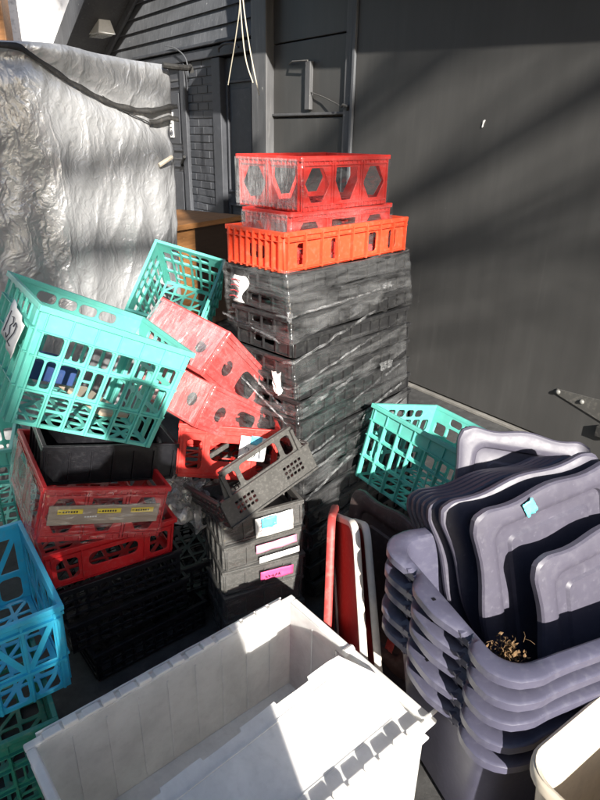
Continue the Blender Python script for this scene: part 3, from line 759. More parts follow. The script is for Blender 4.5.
# narrow gathered edges of the film, glints painted in as broken opacity
for k, (za, zb, w, u0, u1) in enumerate(((.965, .925, .012, -.01, .27), (.86, .70, .014, -.01, .27), (1.005, 1.03, .010, .26, .885), (.545, .66, .016, .27, .885), (.48, .60, .010, .27, .885), (.78, .90, .012, .26, .885), (.80, .66, .010, -.01, .27), (.695, .755, .018, .24, .6), (.60, .74, .012, .27, .885), (.86, .985, .014, .27, .885), (.40, .58, .016, .27, .885))):
    band(za, zb, w * .6, .019, M['rope'], 40 + k, u0, u1)
# torn tufts
rnd = random.Random(21)
def tuft(u, z, w, h, n=9, seed=0):
    mb = MB(); V = []
    for j in range(6):
        V.append([mb.bm.verts.new(stackpt(u + w * (i / 7 - .5) * (.6 + .5 * noise.noise(Vector((j, seed, 1)))), z + h * (j / 5 - .5) + .01 * noise.noise(Vector((i * .8, j * .8, seed))), .024 + .016 * abs(noise.noise(Vector((i * .9, j * .7, seed + 2)))))) for i in range(8)])
    for j in range(5):
        for i in range(7): mb.bm.faces.new((V[j][i], V[j][i + 1], V[j + 1][i + 1], V[j + 1][i]))
    return mb
tuft(.245, .79, .07, .07, seed=3).build('film_tuft', M['paper'], sf, smooth=20)
tuft(.82, 1.035, .1, .018, seed=6).build('film_tuft', M['filmv'], sf, smooth=20)
tuft(.33, 1.01, .03, .03, seed=9).build('film_tuft', M['filmv'], sf, smooth=20)
tuft(.80, .755, .13, .03, seed=12).build('film_tuft', M['filmv'], sf, smooth=20)
tuft(.70, .60, .16, .03, seed=15).build('film_tuft', M['filmv'], sf, smooth=20)
# hanging paper tag on the left face
tgm = MB(); V = []
for j in range(9):
    V.append([tgm.bm.verts.new(stackpt(.105 + .055 * (i / 3 - .5) - .02 * j / 8, 1.10 - .085 * j / 8, .02 + .008 * sin(j * .8 + i))) for i in range(4)])
for j in range(8):
    for i in range(3): tgm.bm.faces.new((V[j][i], V[j][i + 1], V[j + 1][i + 1], V[j + 1][i]))
o = tgm.build('paper_tag', M['paper'], solid=.0008, smooth=50); tag(o, 'crumpled white paper tag with pink marks hanging on the stack under the orange crate', 'tag')
mb = MB()
for q in range(4): mb.tube([stackpt(.085 + .02 * k - .006 * q, 1.085 - .018 * q + .004 * (k % 2), .031) for k in range(3)], .0016, 4)
mb.build('printing', M['redink'], o)

# ------------------------------------------------------------------ teal milk crates
G = 'teal milk crates'
c1 = crate('milk_crate', 'big teal milk crate with a 132 paper label, tilted on a black tray', 'milk crate', .40, .356, .289, style_milk, M['teal'], (-.648, 1.499, .803), (2.2, 26.4, 35.9), G, taper=.96)
mtx = surf_matrix(None, .075, .20, 3, .40, .356, .014, -10)
lb = sheet('label', .15, .09, M['paper'], c1, mtx, .006, seed=4)
handwriting('132', .055, M['ink'], lb, mtx @ Matrix.Translation((.0, 0, .009)), .0014)
c2 = crate('milk_crate', 'teal milk crate tipped open towards us beside the silver tarp', 'milk crate', .30, .34, .285, style_milk, M['teal'], (-.546, 2.68, .745), (46, 14, -7), G, taper=.88)
c3 = crate('milk_crate', 'green teal milk crate tipped beside the wrapped stack and the grey lids', 'milk crate', .40, .35, .266, style_milk, M['teal'], (.445, 1.79, .36), (-15.3, 2.7, -52.8), G, taper=.97)
c4 = crate('milk_crate', 'teal milk crate at the left edge behind the blue crate', 'milk crate', .34, .34, .33, style_milk, M['teal'], (-1.245, 1.98, .14), (0, 0, 20), G)
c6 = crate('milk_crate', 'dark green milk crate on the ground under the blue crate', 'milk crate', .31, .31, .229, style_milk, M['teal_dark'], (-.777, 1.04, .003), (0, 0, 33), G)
# contents of the near teal crate
inside = Matrix.Translation((-.648, 1.499, .803)) @ Euler((R(2.2), R(26.4), R(35.9))).to_matrix().to_4x4()
def inthing(name, label, cat, w, h, d, loc, rz, mat):
    mb = MB(); mb.box(-w / 2, w / 2, -d / 2, d / 2, 0, h); o = mb.build(name, mat, bevel=.004)
    o.matrix_world = inside @ Matrix.Translation(loc) @ Matrix.Rotation(R(rz), 4, 'Z'); return tag(o, label, cat)
inthing('folded_cloth', 'dark blue folded cloth seen through the near teal crate', 'cloth', .14, .05, .12, (-.08, .05, .07), 8, flat('navy_cloth', (.02, .05, .16), .8))
inthing('cardboard_piece', 'brown cardboard piece lying inside the near teal crate', 'cardboard', .1, .012, .2, (.08, .03, .03), 20, M['card'])
# supports
G2 = 'black crates in the shade under the red crates'
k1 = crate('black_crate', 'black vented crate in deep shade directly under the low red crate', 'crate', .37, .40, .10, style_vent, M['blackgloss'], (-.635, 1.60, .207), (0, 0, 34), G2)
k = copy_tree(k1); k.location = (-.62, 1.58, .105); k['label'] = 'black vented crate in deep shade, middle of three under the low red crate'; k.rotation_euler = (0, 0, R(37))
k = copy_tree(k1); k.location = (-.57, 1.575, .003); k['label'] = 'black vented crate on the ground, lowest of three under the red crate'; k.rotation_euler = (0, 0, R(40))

k = copy_tree(k1); k.location = (-.40, 1.80, .003); k['label'] = 'black vented crate added to darken the gap behind the labelled trays, under its twin'; k.rotation_euler = (0, 0, R(28))  # two crates added so the lit ground gap reads dark
k = copy_tree(k1); k.location = (-.39, 1.79, .107); k['label'] = 'black vented crate added to darken the gap behind the labelled trays, resting on its twin'; k.rotation_euler = (0, 0, R(31))

# ------------------------------------------------------------------ red crates on the left pile
low = crate('plastic_crate', 'low dark red crate with long hand slot under the film wrapped one', 'crate', .379, .435, .131, style_slot, M['red'], (-.665, 1.619, .313), (3, 2.7, 34), 'red crates of the left pile', taper=.97)
wr = crate('plastic_crate', 'red film wrapped crate holding a cardboard strip with yellow labels', 'crate', .341, .403, .16, style_hex, M['red'], (-.662, 1.562, .452), (-.8, 16.5, 32), 'red crates of the left pile', film='film')
mb = MB(); mb.box(-.155, .15, -.2105, -.2075, .055, .112); cd = mb.build('cardboard_strip', M['card'], wr)
for i, x in enumerate((-.1, .005, .1)):
    mb = MB(); mb.box(x - .033, x + .033, -.2125, -.2108, .088, .102); yl = mb.build('yellow_label', M['yellow'], cd, bevel=.0004)
    mb = MB()
    for q in range(6): mb.box(x - .02 + q * .007, x - .0155 + q * .007, -.2133, -.2127, .0925, .0975)
    mb.box(x - .03, x - .024, -.2133, -.2127, .094, .096)
    mb.build('label_print', M['ink'], yl)
mb = MB()
for q in range(5): mb.box(-.06 + q * .007, -.055 + q * .007, -.2113, -.2104, .076, .080)
mb.build('strip_print', M['paper'], cd)
mb = MB(); V = [[mb.bm.verts.new((-.1875 - .004 * noise.noise(Vector((i * .6, j * .8, 2))), -.19 + .38 * i / 24, .004 + .15 * j / 10)) for i in range(25)] for j in range(11)]
for j in range(10):
    for i in range(24): mb.bm.faces.new((V[j][i], V[j][i + 1], V[j + 1][i + 1], V[j + 1][i]))
mb.build('film_patch', M['filmv'], wr, smooth=70)
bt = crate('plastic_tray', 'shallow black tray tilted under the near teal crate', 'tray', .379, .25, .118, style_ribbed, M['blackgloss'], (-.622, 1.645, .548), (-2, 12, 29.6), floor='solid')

# ------------------------------------------------------------------ pinkish wrapped crates tumbled against the stack
G = 'faded red crates leaning in the middle of the pile'
pk = crate('plastic_crate', 'faded pink red wrapped crate leaning highest between teal crate and stack', 'crate', .471, .284, .15, style_round, M['pinkred'], (-.326, 1.869, .735), (15.6, 42.1, 64.3), G, film='filmh', floor='solid')
pk2 = crate('plastic_crate', 'faded red wrapped crate second in the leaning pile, above the labelled one', 'crate', .45, .28, .14, style_round, M['pinkred'], (-.325, 1.85, .60), (10, 34, 58), G, film='filmh', floor='solid')
end_film(pk, .471, .284, .15); end_film(pk2, .45, .28, .14)
r3 = crate('plastic_crate', 'red crate with handwritten white paper label, lowest of the leaning red ones', 'crate', .31, .31, .176, style_slot, M['hexred'], (-.257, 1.83, .46), (-9, 6.9, 7), G)
mtx = surf_matrix(None, .075, .115, 0, .31, .31, .012, -3)
lb = sheet('label', .085, .08, M['paper'], r3, mtx, .005, seed=8)
handwriting('201', .032, M['ink'], lb, mtx @ Matrix.Translation((.004, -.010, .012)), .0012)
sheet('blue_tape', .035, .03, M['bluetape'], r3, mtx @ Matrix.Translation((.008, .03, .006)), .003, seed=2)

# ------------------------------------------------------------------ black trays with labels, lower middle
G = 'film wrapped black trays in the lower middle'
tz = .362; b0 = crate('black_tray', 'film wrapped black tray with white label and blue tape under the handled crate', 'tray', .265, .21, .087, style_ribbed, M['greyblack'], (-.15, 1.645, tz), (-2, -2, 25), G, floor='solid', film='film')
ords = ('second down in the labelled stack, with pale paper strips', 'third down in the labelled stack, with a magenta label', 'fourth down in the labelled stack, in deep shade', 'lowest of the labelled stack, on the ground')
trays = [b0]
for i in range(4):
    c = copy_tree(b0); c['label'] = 'black tray, ' + ords[i]; tz -= .0905
    c.location = (-.15 + .006 * (i % 2), 1.64 - .008 * i, tz); c.rotation_euler = (0, 0, R(25 + (3, -2, 2, 0)[i])); trays.append(c)
def on(o, u, v, side, W=.265, D=.21, off=.022, roll=0): return surf_matrix(None, u, v, side, W, D, off, roll)
m_ = on(b0, .03, .045, 0); s_ = sheet('label', .125, .07, M['paper'], b0, m_, .004, seed=5); scribble(4, .1, .05, M['redink'], s_, m_ @ Matrix.Translation((0, 0, .008)), seed=3)
sheet('blue_tape', .05, .035, M['bluetape'], b0, m_ @ Matrix.Translation((-.02, .018, .008)), .006, seed=7)
m_ = on(None, .03, .066, 0); sheet('label', .14, .03, M['pinkpaper'], trays[1], m_ , .003, seed=6)
m_ = on(None, .04, .022, 0); sheet('label', .14, .022, M['paper'], trays[1], m_, .003, seed=9)
m_ = on(None, .035, .055, 0); s_ = sheet('label', .11, .036, M['magenta'], trays[2], m_, .003, seed=11); scribble(1, .05, .016, M['ink'], s_, m_ @ Matrix.Translation((-.015, 0, .008)), r=.0012, seed=8)

# crate with a tall handle arch
bh = thing('handled_crate', 'dusty black crate with an arched handle side, leaning on the wrapped trays', 'crate', (-.163, 1.70, .452), (-15.6, -16.8, 38.6))
W, D, H = .335, .37, .095
for kk in range(4):
    mtx = side_matrix(kk, W, D); L_ = W if kk in (0, 2) else D - .012
    if kk == 0:
        oc = [(-L_ / 2, 0), (L_ / 2, 0), (L_ / 2, H * .92), (L_ * .44, H * 1.05), (L_ * .40, H * 1.75), (L_ * .34, H * 1.9), (-L_ * .34, H * 1.9), (-L_ * .40, H * 1.75), (-L_ * .44, H * 1.05), (-L_ / 2, H * .92)]
        hs = [rrect_hole(-L_ * .20, L_ * .20, H * 1.08, H * 1.68, .012), rrect_hole(-L_ * .35, -L_ * .25, H * 1.05, H * 1.65, .01), rrect_hole(L_ * .25, L_ * .35, H * 1.05, H * 1.65, .01)]
        for sx in (-1, 1):
            for i in range(5):
                for j in range(3):
                    x = sx * L_ * .27 + (i - 2) * .0145; y = H * .30 + j * .016; hs.append(rrect_hole(x - .005, x + .005, y, y + .009, .002, 2))
        ribs = [(-L_ / 2 + .002, L_ / 2 - .002, H * .04, H * .10, .007), (-L_ * .39, L_ * .39, H * 1.82, H * 1.88, .011), (-L_ * .40, -L_ * .375, H, H * 1.75, .0105), (L_ * .375, L_ * .40, H, H * 1.75, .0105), (-L_ / 2 + .003, L_ / 2 - .003, H * .96, H * 1.02, .009)]
    else:
        oc = rect(-L_ / 2, L_ / 2, 0, H); hs, ribs = style_vent(L_, H, kk)
    mb = MB(); m2 = mtx @ Matrix.Translation((0, 0, -.003)); mb.mesh(panel(oc, hs, .005), m2)
    for i, (x0, x1, y0, y1, pr) in enumerate(ribs): mb.box(x0, x1, y0, y1, -.001, .0025 + pr, m2)
    mb.build('side_panel', M['greyblack'], bh)
mb = MB(); mb.mesh(panel(rect(-W / 2 + .007, W / 2 - .007, -D / 2 + .007, D / 2 - .007), [rrect_hole(-W / 2 + .03 + i * .048, -W / 2 + .062 + i * .048, -D / 2 + .03 + j * .062, -D / 2 + .078 + j * .062, .006) for i in range(6) for j in range(5)], .006), Matrix.Translation((0, 0, .006))); mb.build('base', M['greyblack'], bh)
# loose film bunched against it on the left
mb = MB(); V = []
for j in range(22):
    V.append([mb.bm.verts.new((-.47 + .17 * i / 21 + .03 * noise.noise(Vector((i * .25, j * .25, 1))), 1.60 + .10 * j / 21 + .04 * noise.noise(Vector((i * .3, j * .3, 4))), .40 + .13 * j / 21 - .06 * i / 21 + .03 * noise.noise(Vector((i * .35, j * .35, 8))))) for i in range(22)])
for j in range(21):
    for i in range(21): mb.bm.faces.new((V[j][i], V[j][i + 1], V[j + 1][i + 1], V[j + 1][i]))
tag(mb.build('loose_film', film_mat('crumpled_film', .35, .9, (3, 3, 3), tint=(.6, .59, .56)), smooth=25), 'crumpled dusty film lying left of the handled black crate', 'film')

# ------------------------------------------------------------------ blue crates
crate('blue_crate', 'bright cyan blue crate with diagonal braces at the left edge', 'crate', .33, .40, .255, style_blue, M['blue'], (-.802, 1.153, .236), (0, 0, 36.2), None, taper=.97)

# ------------------------------------------------------------------ rounded bins
def rring(w, d, r, z, n=7, sub=.02, mod=None):
    base = rrect_hole(-w / 2, w / 2, -d / 2, d / 2, r, n); pts = []
    for i, p in enumerate(base):
        q = base[(i + 1) % len(base)]; L_ = math.hypot(q[0] - p[0], q[1] - p[1]); k = 14 if L_ > .05 else 1
        for j in range(k): pts.append(Vector((p[0] + (q[0] - p[0]) * j / k, p[1] + (q[1] - p[1]) * j / k, z)))
    if mod: pts = [mod(p) for p in pts]
    return pts

def tote_body(W, D, H, r, taper=.06, mod=None, flange=.032, drop=.035, t=.004, roll=.008):
    """open moulded bin: inside wall, rolled flange, skirt and outside wall in one skin"""
    def ww(z): return W - 2 * taper * (1 - z / H), D - 2 * taper * (1 - z / H)
    rings = []
    w0, d0 = ww(0)
    rings.append(rring(w0 - .06, d0 - .06, r * .6, .006)); 
    for z in (.012, .03, H * .3, H * .6, H * .85, H - .01):
        a, b = ww(z); rings.append(rring(a - 2 * t, b - 2 * t, r, z))
    def fl(dw, z, m=True): return rring(W + 2 * dw, D + 2 * dw, r + max(dw, 0), z, mod=(lambda p: mod(p, dw)) if (mod and m) else None)
    rings += [fl(-t * .6, H - .003), fl(.003, H + .001), fl(flange * .45, H + .002), fl(flange - roll * 1.6, H + .001), fl(flange - roll * .5, H - roll * .25), fl(flange, H - roll * .7), fl(flange, H - drop), fl(flange - .003, H - drop), fl(flange - .004, H - roll), fl(.004, H - .005)]
    for z in (H - .03, H * .8, H * .5, H * .2, .02):
        a, b = ww(z); rings.append(rring(a, b, r, z))
    a, b = ww(0); rings.append(rring(a - .03, b - .03, r * .8, 0))
    return rings

# grey totes, nested five deep; short sides carry the lobed handles
TW, TD, TH = .60, .40, .40
def lobes(p, dw):
    p = p.copy()
    if dw <= 0: return p
    ax = abs(p.x) - TW / 2; v = p.y / (TD / 2)
    if ax > -.02 and abs(v) < 1.2:
        a = abs(v)
        notch = math.exp(-((a - .50) / .11) ** 2)
        mid = math.exp(-(v / .32) ** 4); cor = 1 / (1 + math.exp(-(a - .78) * 16))
        k = min(1, dw / .03)
        p.x += math.copysign(1, p.x) * k * (.020 * mid + .010 * cor - .024 * notch)
        p.z -= k * (.018 * notch) ; p.z += k * .006 * mid
    ay = abs(p.y) - TD / 2; u = p.x / (TW / 2)
    if ay > -.02:
        k = min(1, dw / .03)
        p.y += math.copysign(1, p.y) * k * .007 * (1 / (1 + math.exp(-(abs(u) - .74) * 26)))
    return p
mb = MB(); mb.loft(tote_body(TW, TD, TH, .055, .045, lobes, .033, .019, .004, .0035), cap0=True, cap1=True)
tt0 = thing('storage_tote', 'slate grey tote with upright lids and dry leaves in it, topmost of five', 'tote', (.592, 1.108, .218), (0, 0, 21.7), 'nested slate grey totes')
mb.build('body', M['tote'], tt0, smooth=30)
for sx in (-1, 1):
    for v in (-.62, -.40, .40, .62):
        mb = MB()
        x = sx * (TW / 2 + .014); y = v * TD / 2
        mb.loft([[(x - sx * .010, y - .012, TH - .006), (x + sx * .008, y - .012, TH - .008), (x + sx * .008, y + .012, TH - .008), (x - sx * .010, y + .012, TH - .006)], [(x - sx * .010, y - .010, TH - .046), (x - sx * .002, y - .010, TH - .046), (x - sx * .002, y + .010, TH - .046), (x - sx * .010, y + .010, TH - .046)]], cap0=True, cap1=True)
        mb.build('rim_tab', M['tote'], tt0, bevel=.002)
for sx in (-1, 1):
    mb = MB(); mb.mesh(panel(rrect_hole(-.009, .009, -.0045, .0045, .003), [], .002, .0002), Matrix.Translation((sx * (TW / 2 + .032), .0, TH + .0045))); mb.build('handle_slot', M['blackgloss'], tt0)
tnames = ['second from the top, just under the lid filled one', 'middle one of the nested five', 'fourth from the top of the nested five', 'lowest of the nested five, its side showing']
for i in range(4):
    c = copy_tree(tt0); c['label'] = 'slate grey tote, ' + tnames[i]
    c.location = (.592 + .004 * (i % 2), 1.108 - .003 * i, .218 - .0535 * (i + 1)); c.rotation_euler = (0, 0, R(21.7 + (.8, -.5, .6, 0)[i]))

# lids: local x across, y up along the lid, z out of its ribbed face
def lid_mesh(W, L, mat, root, name='lid_plate', ridge=.0075, d0=.052, und=True):
    def wav(p, k):
        u, v = p.x / (W / 2), p.y / (L / 2); p = p.copy()
        if und:
            a = .006 * k
            if abs(u) > .9: p.x += math.copysign(a, p.x) * (math.cos(v * pi * 2.0) )
            if abs(v) > .9: p.y += math.copysign(a, p.y) * (math.cos(u * pi * 2.0))
        return p
    def rg(ins, z, r, k=1.): return rring(W - 2 * ins, L - 2 * ins, r, z, mod=lambda p: wav(p, k))
    front = [rg(.004, -.016, .05), rg(0, -.014, .05), rg(0, -.001, .05), rg(.004, .004, .05), rg(.010, ridge * .72, .048), rg(.014, ridge * .9, .046), rg(.036, ridge, .036, .8), rg(.043, ridge * .85, .034, .7), rg(.052, ridge * .1, .03, .5), rg(d0 + .004, -.008, .026, .3), rg(d0 + .016, -.011, .022, 0), rg(d0 + .036, -.010, .018, 0), rg(d0 + .042, -.004, .016, 0), rg(d0 + .060, -.004, .014, 0)]
    back = [rg(d0 + .060, -.0075, .014, 0), rg(d0 + .044, -.0075, .016, 0), rg(d0 + .036, -.0135, .018, 0), rg(d0 + .014, -.0145, .022, 0), rg(d0, -.011, .026, .3), rg(.046, ridge * .25 - .004, .03, .5), rg(.042, ridge * .82 - .004, .034, .7), rg(.036, ridge - .004, .036, .8), rg(.014, ridge * .9 - .004, .046), rg(.010, ridge * .6 - .004, .048), rg(.005, -.001, .05), rg(.004, -.016, .05)]
    mb = MB(); V = [[mb.bm.verts.new(p) for p in r] for r in front + back[:-1]]
    n = len(V[0]); K = len(front)
    for i in range(len(V)):
        if i == K - 1: continue
        A, B = V[i], V[(i + 1) % len(V)]
        for k in range(n): mb.bm.faces.new((A[k], A[(k + 1) % n], B[(k + 1) % n], B[k]))
    mb.bm.faces.new(V[K - 1]); mb.bm.faces.new(V[K][::-1])
    return mb.build(name, mat, root, smooth=24)

def lid(label, TL, TR, lean, W, L, mat, proto=None, group='slate grey lids standing in the top tote', name='tote_lid'):
    TL, TR = Vector(TL), Vector(TR); X = (TR - TL).normalized()
    nh = Vector((X.y, -X.x, 0)).normalized()
    up = (Vector((0, 0, 1)) - X * X.z).normalized()
    Y = (up * cos(R(lean)) - nh * sin(R(lean))).normalized(); Z = X.cross(Y)
    c = TL + X * W / 2 - Y * L / 2
    mt = Matrix((X, Y, Z)).transposed().to_4x4(); mt.translation = c
    if proto is None:
        o = thing(name, label, 'lid', group=group); lid_mesh(W, L, mat, o)
    else:
        o = copy_tree(proto); o['label'] = label
    o.location = c; o.rotation_euler = mt.to_euler(); return o
LA = lid('slate grey lid nearest the camera, sunlit all over', (.492, 1.01, .703), (.67, 1.10, .725), 14, .41, .50, M['lid'])
LB = lid('slate grey lid with a torn aqua tape scrap on its top edge', (.372, 1.075, .768), (.70, 1.215, .826), 10, .41, .54, M['lid'])
LC = lid('slate grey lid third from the front, just behind the taped one', (.325, 1.185, .720), (.64, 1.255, .815), 16, .41, .52, M['lid'], None)
LD = lid('slate grey lid at the very back, lit against the dark wall', (.448, 1.50, .785), (.80, 1.475, .745), 22, .365, .55, M['lid'])
m_ = Matrix.Translation((-.065, .246, .0105)); sheet('tape_scrap', .03, .036, M['aquatape'], LB, m_ @ Matrix.Rotation(R(20), 4, 'Z'), .006, seed=3)
words = ('first', 'second', 'third', 'fourth', 'fifth')
for i in range(5):
    lid('shaded slate grey lid, %s of five nested close behind the sunlit ones' % words[i], (.310 - .006 * i, 1.225 + .030 * i, .688 - .012 * i), (.60, 1.30 + .03 * i, .762 - .015 * i), 16, .41, .5, None, LC)

# dry leaves caught in the corner
lv = MB(); rnd = random.Random(4); TMX = Matrix.Translation((.592, 1.108, .218)) @ Matrix.Rotation(R(21.7), 4, 'Z')
for i in range(260):
    a = rnd.uniform(0, 2 * pi); rr = abs(rnd.gauss(0, .5)) * .04
    p = TMX @ Vector((-TW / 2 + .045 + rr * cos(a) * .8, -TD / 2 + .045 + rr * sin(a), TH - .012 + rnd.uniform(-.03, .02) - rr * .3))
    s = rnd.uniform(.003, .009); q = Euler((rnd.uniform(0, 6), rnd.uniform(0, 6), rnd.uniform(0, 6))).to_matrix()
    lv.bm.faces.new([lv.bm.verts.new(p + q @ Vector(v) * s) for v in ((-1, 0, 0), (-.2, -.45, .12), (1, 0, 0), (-.2, .45, .16))])
for i in range(4):
    p = TMX @ Vector((-TW / 2 + .05 + rnd.uniform(-.03, .05), -TD / 2 + .04 + rnd.uniform(-.02, .04), TH - .005)); q = Euler((rnd.uniform(-.6, .6), rnd.uniform(-.6, .6), rnd.uniform(0, 6))).to_matrix()
    lv.tube([p, p + q @ Vector((.012, 0, .003)), p + q @ Vector((.022, .003, 0))], .0006, 4)
tag(lv.build('dry_leaves', M['leafa'], recalc=False), 'dry leaf litter caught in the corner of the top grey tote', 'leaves', kind='stuff')

# cream bin, lower right corner
cb = thing('cream_bin', 'cream open bin at the lower right corner beside the grey totes', 'bin', (.642, .70, 0), (0, 0, 35))
mb = MB(); mb.loft(tote_body(.36, .29, .5, .05, .035, None, .012, .02, .004, .006), cap0=True, cap1=True); mb.build('body', M['cream'], cb, smooth=50)

# dark brown lid standing upright behind the red lids
BL = lid('dark brown lid standing upright behind the red lids, rounded top corner', (.185, 1.69, .462), (.42, 1.40, .448), 14, .40, .47, M['brown'], None, None, 'bin_lid')
sheet('red_smear', .03, .05, M['lidred'], BL, Matrix.Translation((.11, -.15, .006)), .003, seed=3)

def plate(label, P_top, P_bot, depth, tilt, th, matf, mate, yaw):
    """thin moulded lid standing on edge; near edge runs from P_top to P_bot, going away from the camera"""
    o = thing('red_lid', label, 'lid', group='red and white lids standing on edge')
    T, B = Vector(P_top), Vector(P_bot); Z = (T - B).normalized(); Y = Vector((sin(R(yaw)), cos(R(yaw)), 0)); Y = (Y - Z * Y.dot(Z)).normalized(); X = Y.cross(Z)
    L_ = (T - B).length; mt = Matrix((Y, Z, X)).transposed().to_4x4(); mt.translation = (T + B) / 2 + Y * depth / 2
    o.location = mt.translation; o.rotation_euler = mt.to_euler()
    mb = MB(); out = rrect_hole(-depth / 2, depth / 2, -L_ / 2, L_ / 2, .05, 6)
    mb.mesh(panel([(x * .94, y * .95) for x, y in out], [], th * .5, .003)); mb.build('face', matf, o)
    mb = MB(); hole = [(x * .90, y * .92) for x, y in out]
    mb.mesh(panel(out, [hole], th, .004)); mb.build('edge', mate, o)
    return o
plate('thin all red lid on edge, leftmost beside the black trays', (.094, 1.40, .545), (.085, 1.20, .12), .26, 0, .022, M['lidred'], M['lidred'], 6)
plate('red faced lid with a cream edge, broadest of the three on edge', (.158, 1.36, .555), (.195, 1.12, .12), .30, 0, .020, M['lidred'], M['lidwhite'], -10)
plate('red lid with a cream edge, rightmost of the three on edge', (.190, 1.38, .535), (.232, 1.14, .14), .28, 0, .020, M['lidred'], M['lidwhite'], -6)

# ------------------------------------------------------------------ white flip lid tote
wt = thing('white_tote', 'white flip lid tote in the foreground, near flap sagging in', 'tote', (-.125, .905, 0), (0, 0, 40.3))
W, D, H = .695, .48, .32
for kk in range(4):
    L_ = W if kk in (0, 2) else D - .0085
    mtx = side_matrix(kk, W, D) @ Matrix.Translation((0, 0, -.002)); hs = []
    if kk in (1, 3): hs = [rrect_hole(-.02, .055, .262, .292, .008)]
    mb = MB(); mb.mesh(panel(rect(-L_ / 2, L_ / 2, .004, H - .004), hs, .004, .0008), mtx)
    k = 9 if kk in (0, 2) else 5
    for i in range(1, k):
        x = -L_ / 2 + i * L_ / k; mb.box(x - .0016, x + .0016, .02, H - .03, -.0042, -.0015, mtx); mb.box(x - .003, x + .003, .03, H - .05, .0015, .011, mtx)
    mb.box(-L_ / 2 + .001, L_ / 2 - .001, H - .05, H - .044, .0014, .017, mtx)
    mb.build('side_panel', M['whitewall'], wt)
mb = MB(); mb.box(-W / 2 + .005, W / 2 - .005, -D / 2 + .005, D / 2 - .005, .004, .012); mb.build('base', M['white'], wt)
mb = MB(); a, b = W / 2 + .018, D / 2 + .018
mb.box(-a, a, -b, -D / 2 + .002, H - .012, H); mb.box(-a, a, D / 2 - .002, b, H - .012, H); mb.box(-a, -W / 2 + .002, -D / 2 + .0022, D / 2 - .0022, H - .0125, H - .0005); mb.box(W / 2 - .002, a, -D / 2 + .0022, D / 2 - .0022, H - .0125, H - .0005)
mb.build('rim', M['white'], wt, bevel=.004)
for sy in (-1, 1):
    mb = MB(); n = 15
    for i in range(n):
        x = -W / 2 + .02 + i * (W - .04) / n; w_ = (W - .04) / n * (.72 if i % 2 else .9)
        hh = (.017 if i % 2 else .012) if sy < 0 else (.011 if i % 2 else .006)
        mb.box(x, x + w_, sy * (D / 2 + .006) - .011, sy * (D / 2 + .006) + .011, H + .0006, H + hh)
    mb.build('hinge', M['white'], wt, bevel=.003)
mb = MB(); mb.tube([(W / 2 - .01, -D / 2 - .005, H + .01), (W / 2 + .03, -D / 2 - .005, H + .01)], .005, 8); mb.tube([(W / 2 - .012, D * .02, H - .002), (W / 2 + .016, D * .02, H - .002)], .01, 8); mb.build('hinge_pin', M['white'], wt)
# near flap, hinged on the near long rim and sagging inwards
def flap(tw):
    Lf, n = .212, 18; x0, x1 = -W / 2 + .012, W / 2 - .012
    out = [(x0, .0), (x1, .0), (x1, Lf * .62), (x1 - .055, Lf)]
    for i in range(n, -1, -1):
        x = x0 + .05 + (x1 - .055 - x0 - .05) * i / n
        if i not in (n,): out.append((x, Lf + (.004 if (i // 3) % 2 else -.004)))
        if i % 3 == 0 and 0 < i < n: out.append((x - .002, Lf + (.004 if ((i - 1) // 3) % 2 else -.004)))
    out.append((x0, Lf * .62))
    mb = MB(); mb.mesh(panel(out, [], .005, .001))
    rr = [(x0 + .04, x1 - .04, .045, .048), (x0 + .06, x1 - .06, Lf * .84, Lf * .86), (x0 + .03, x0 + .034, .05, Lf * .6), (x1 - .034, x1 - .03, .05, Lf * .6)]
    for q in rr: mb.box(q[0], q[1], q[2], q[3], .002, .005)
    for e in (x0 + (x1 - x0) * k / 40 for k in range(1, 40)): bmesh.ops.bisect_plane(mb.bm, geom=mb.bm.verts[:] + mb.bm.edges[:] + mb.bm.faces[:], plane_co=(e, 0, 0), plane_no=(1, 0, 0))
    for e in (.045, .06, .08): bmesh.ops.bisect_plane(mb.bm, geom=mb.bm.verts[:] + mb.bm.edges[:] + mb.bm.faces[:], plane_co=(0, e, 0), plane_no=(0, 1, 0))
    mb.xf(lambda c: Vector((c.x, c.y, c.z + tw * max(0, c.y - .05) * .44 - c.y * .24 * (1 - (c.x - x0) / (x1 - x0)) * tw + .002 * noise.noise(Vector((c.x * 14, c.y * 14, 3))))))
    o = mb.build('lid_flap', M['white'], wt, bevel=.002)
    return o
f1 = flap(1); f1.location = (0, -D / 2 + .004, H - .010); f1.rotation_euler = (R(-1.5), 0, 0)
f2 = copy_tree(f1, wt); f2.rotation_euler = (R(-92), 0, R(180)); f2.location = (0, D / 2 + .03, H - .004); f2.rotation_euler = Euler((R(-90), 0, 0)).to_matrix().to_euler()

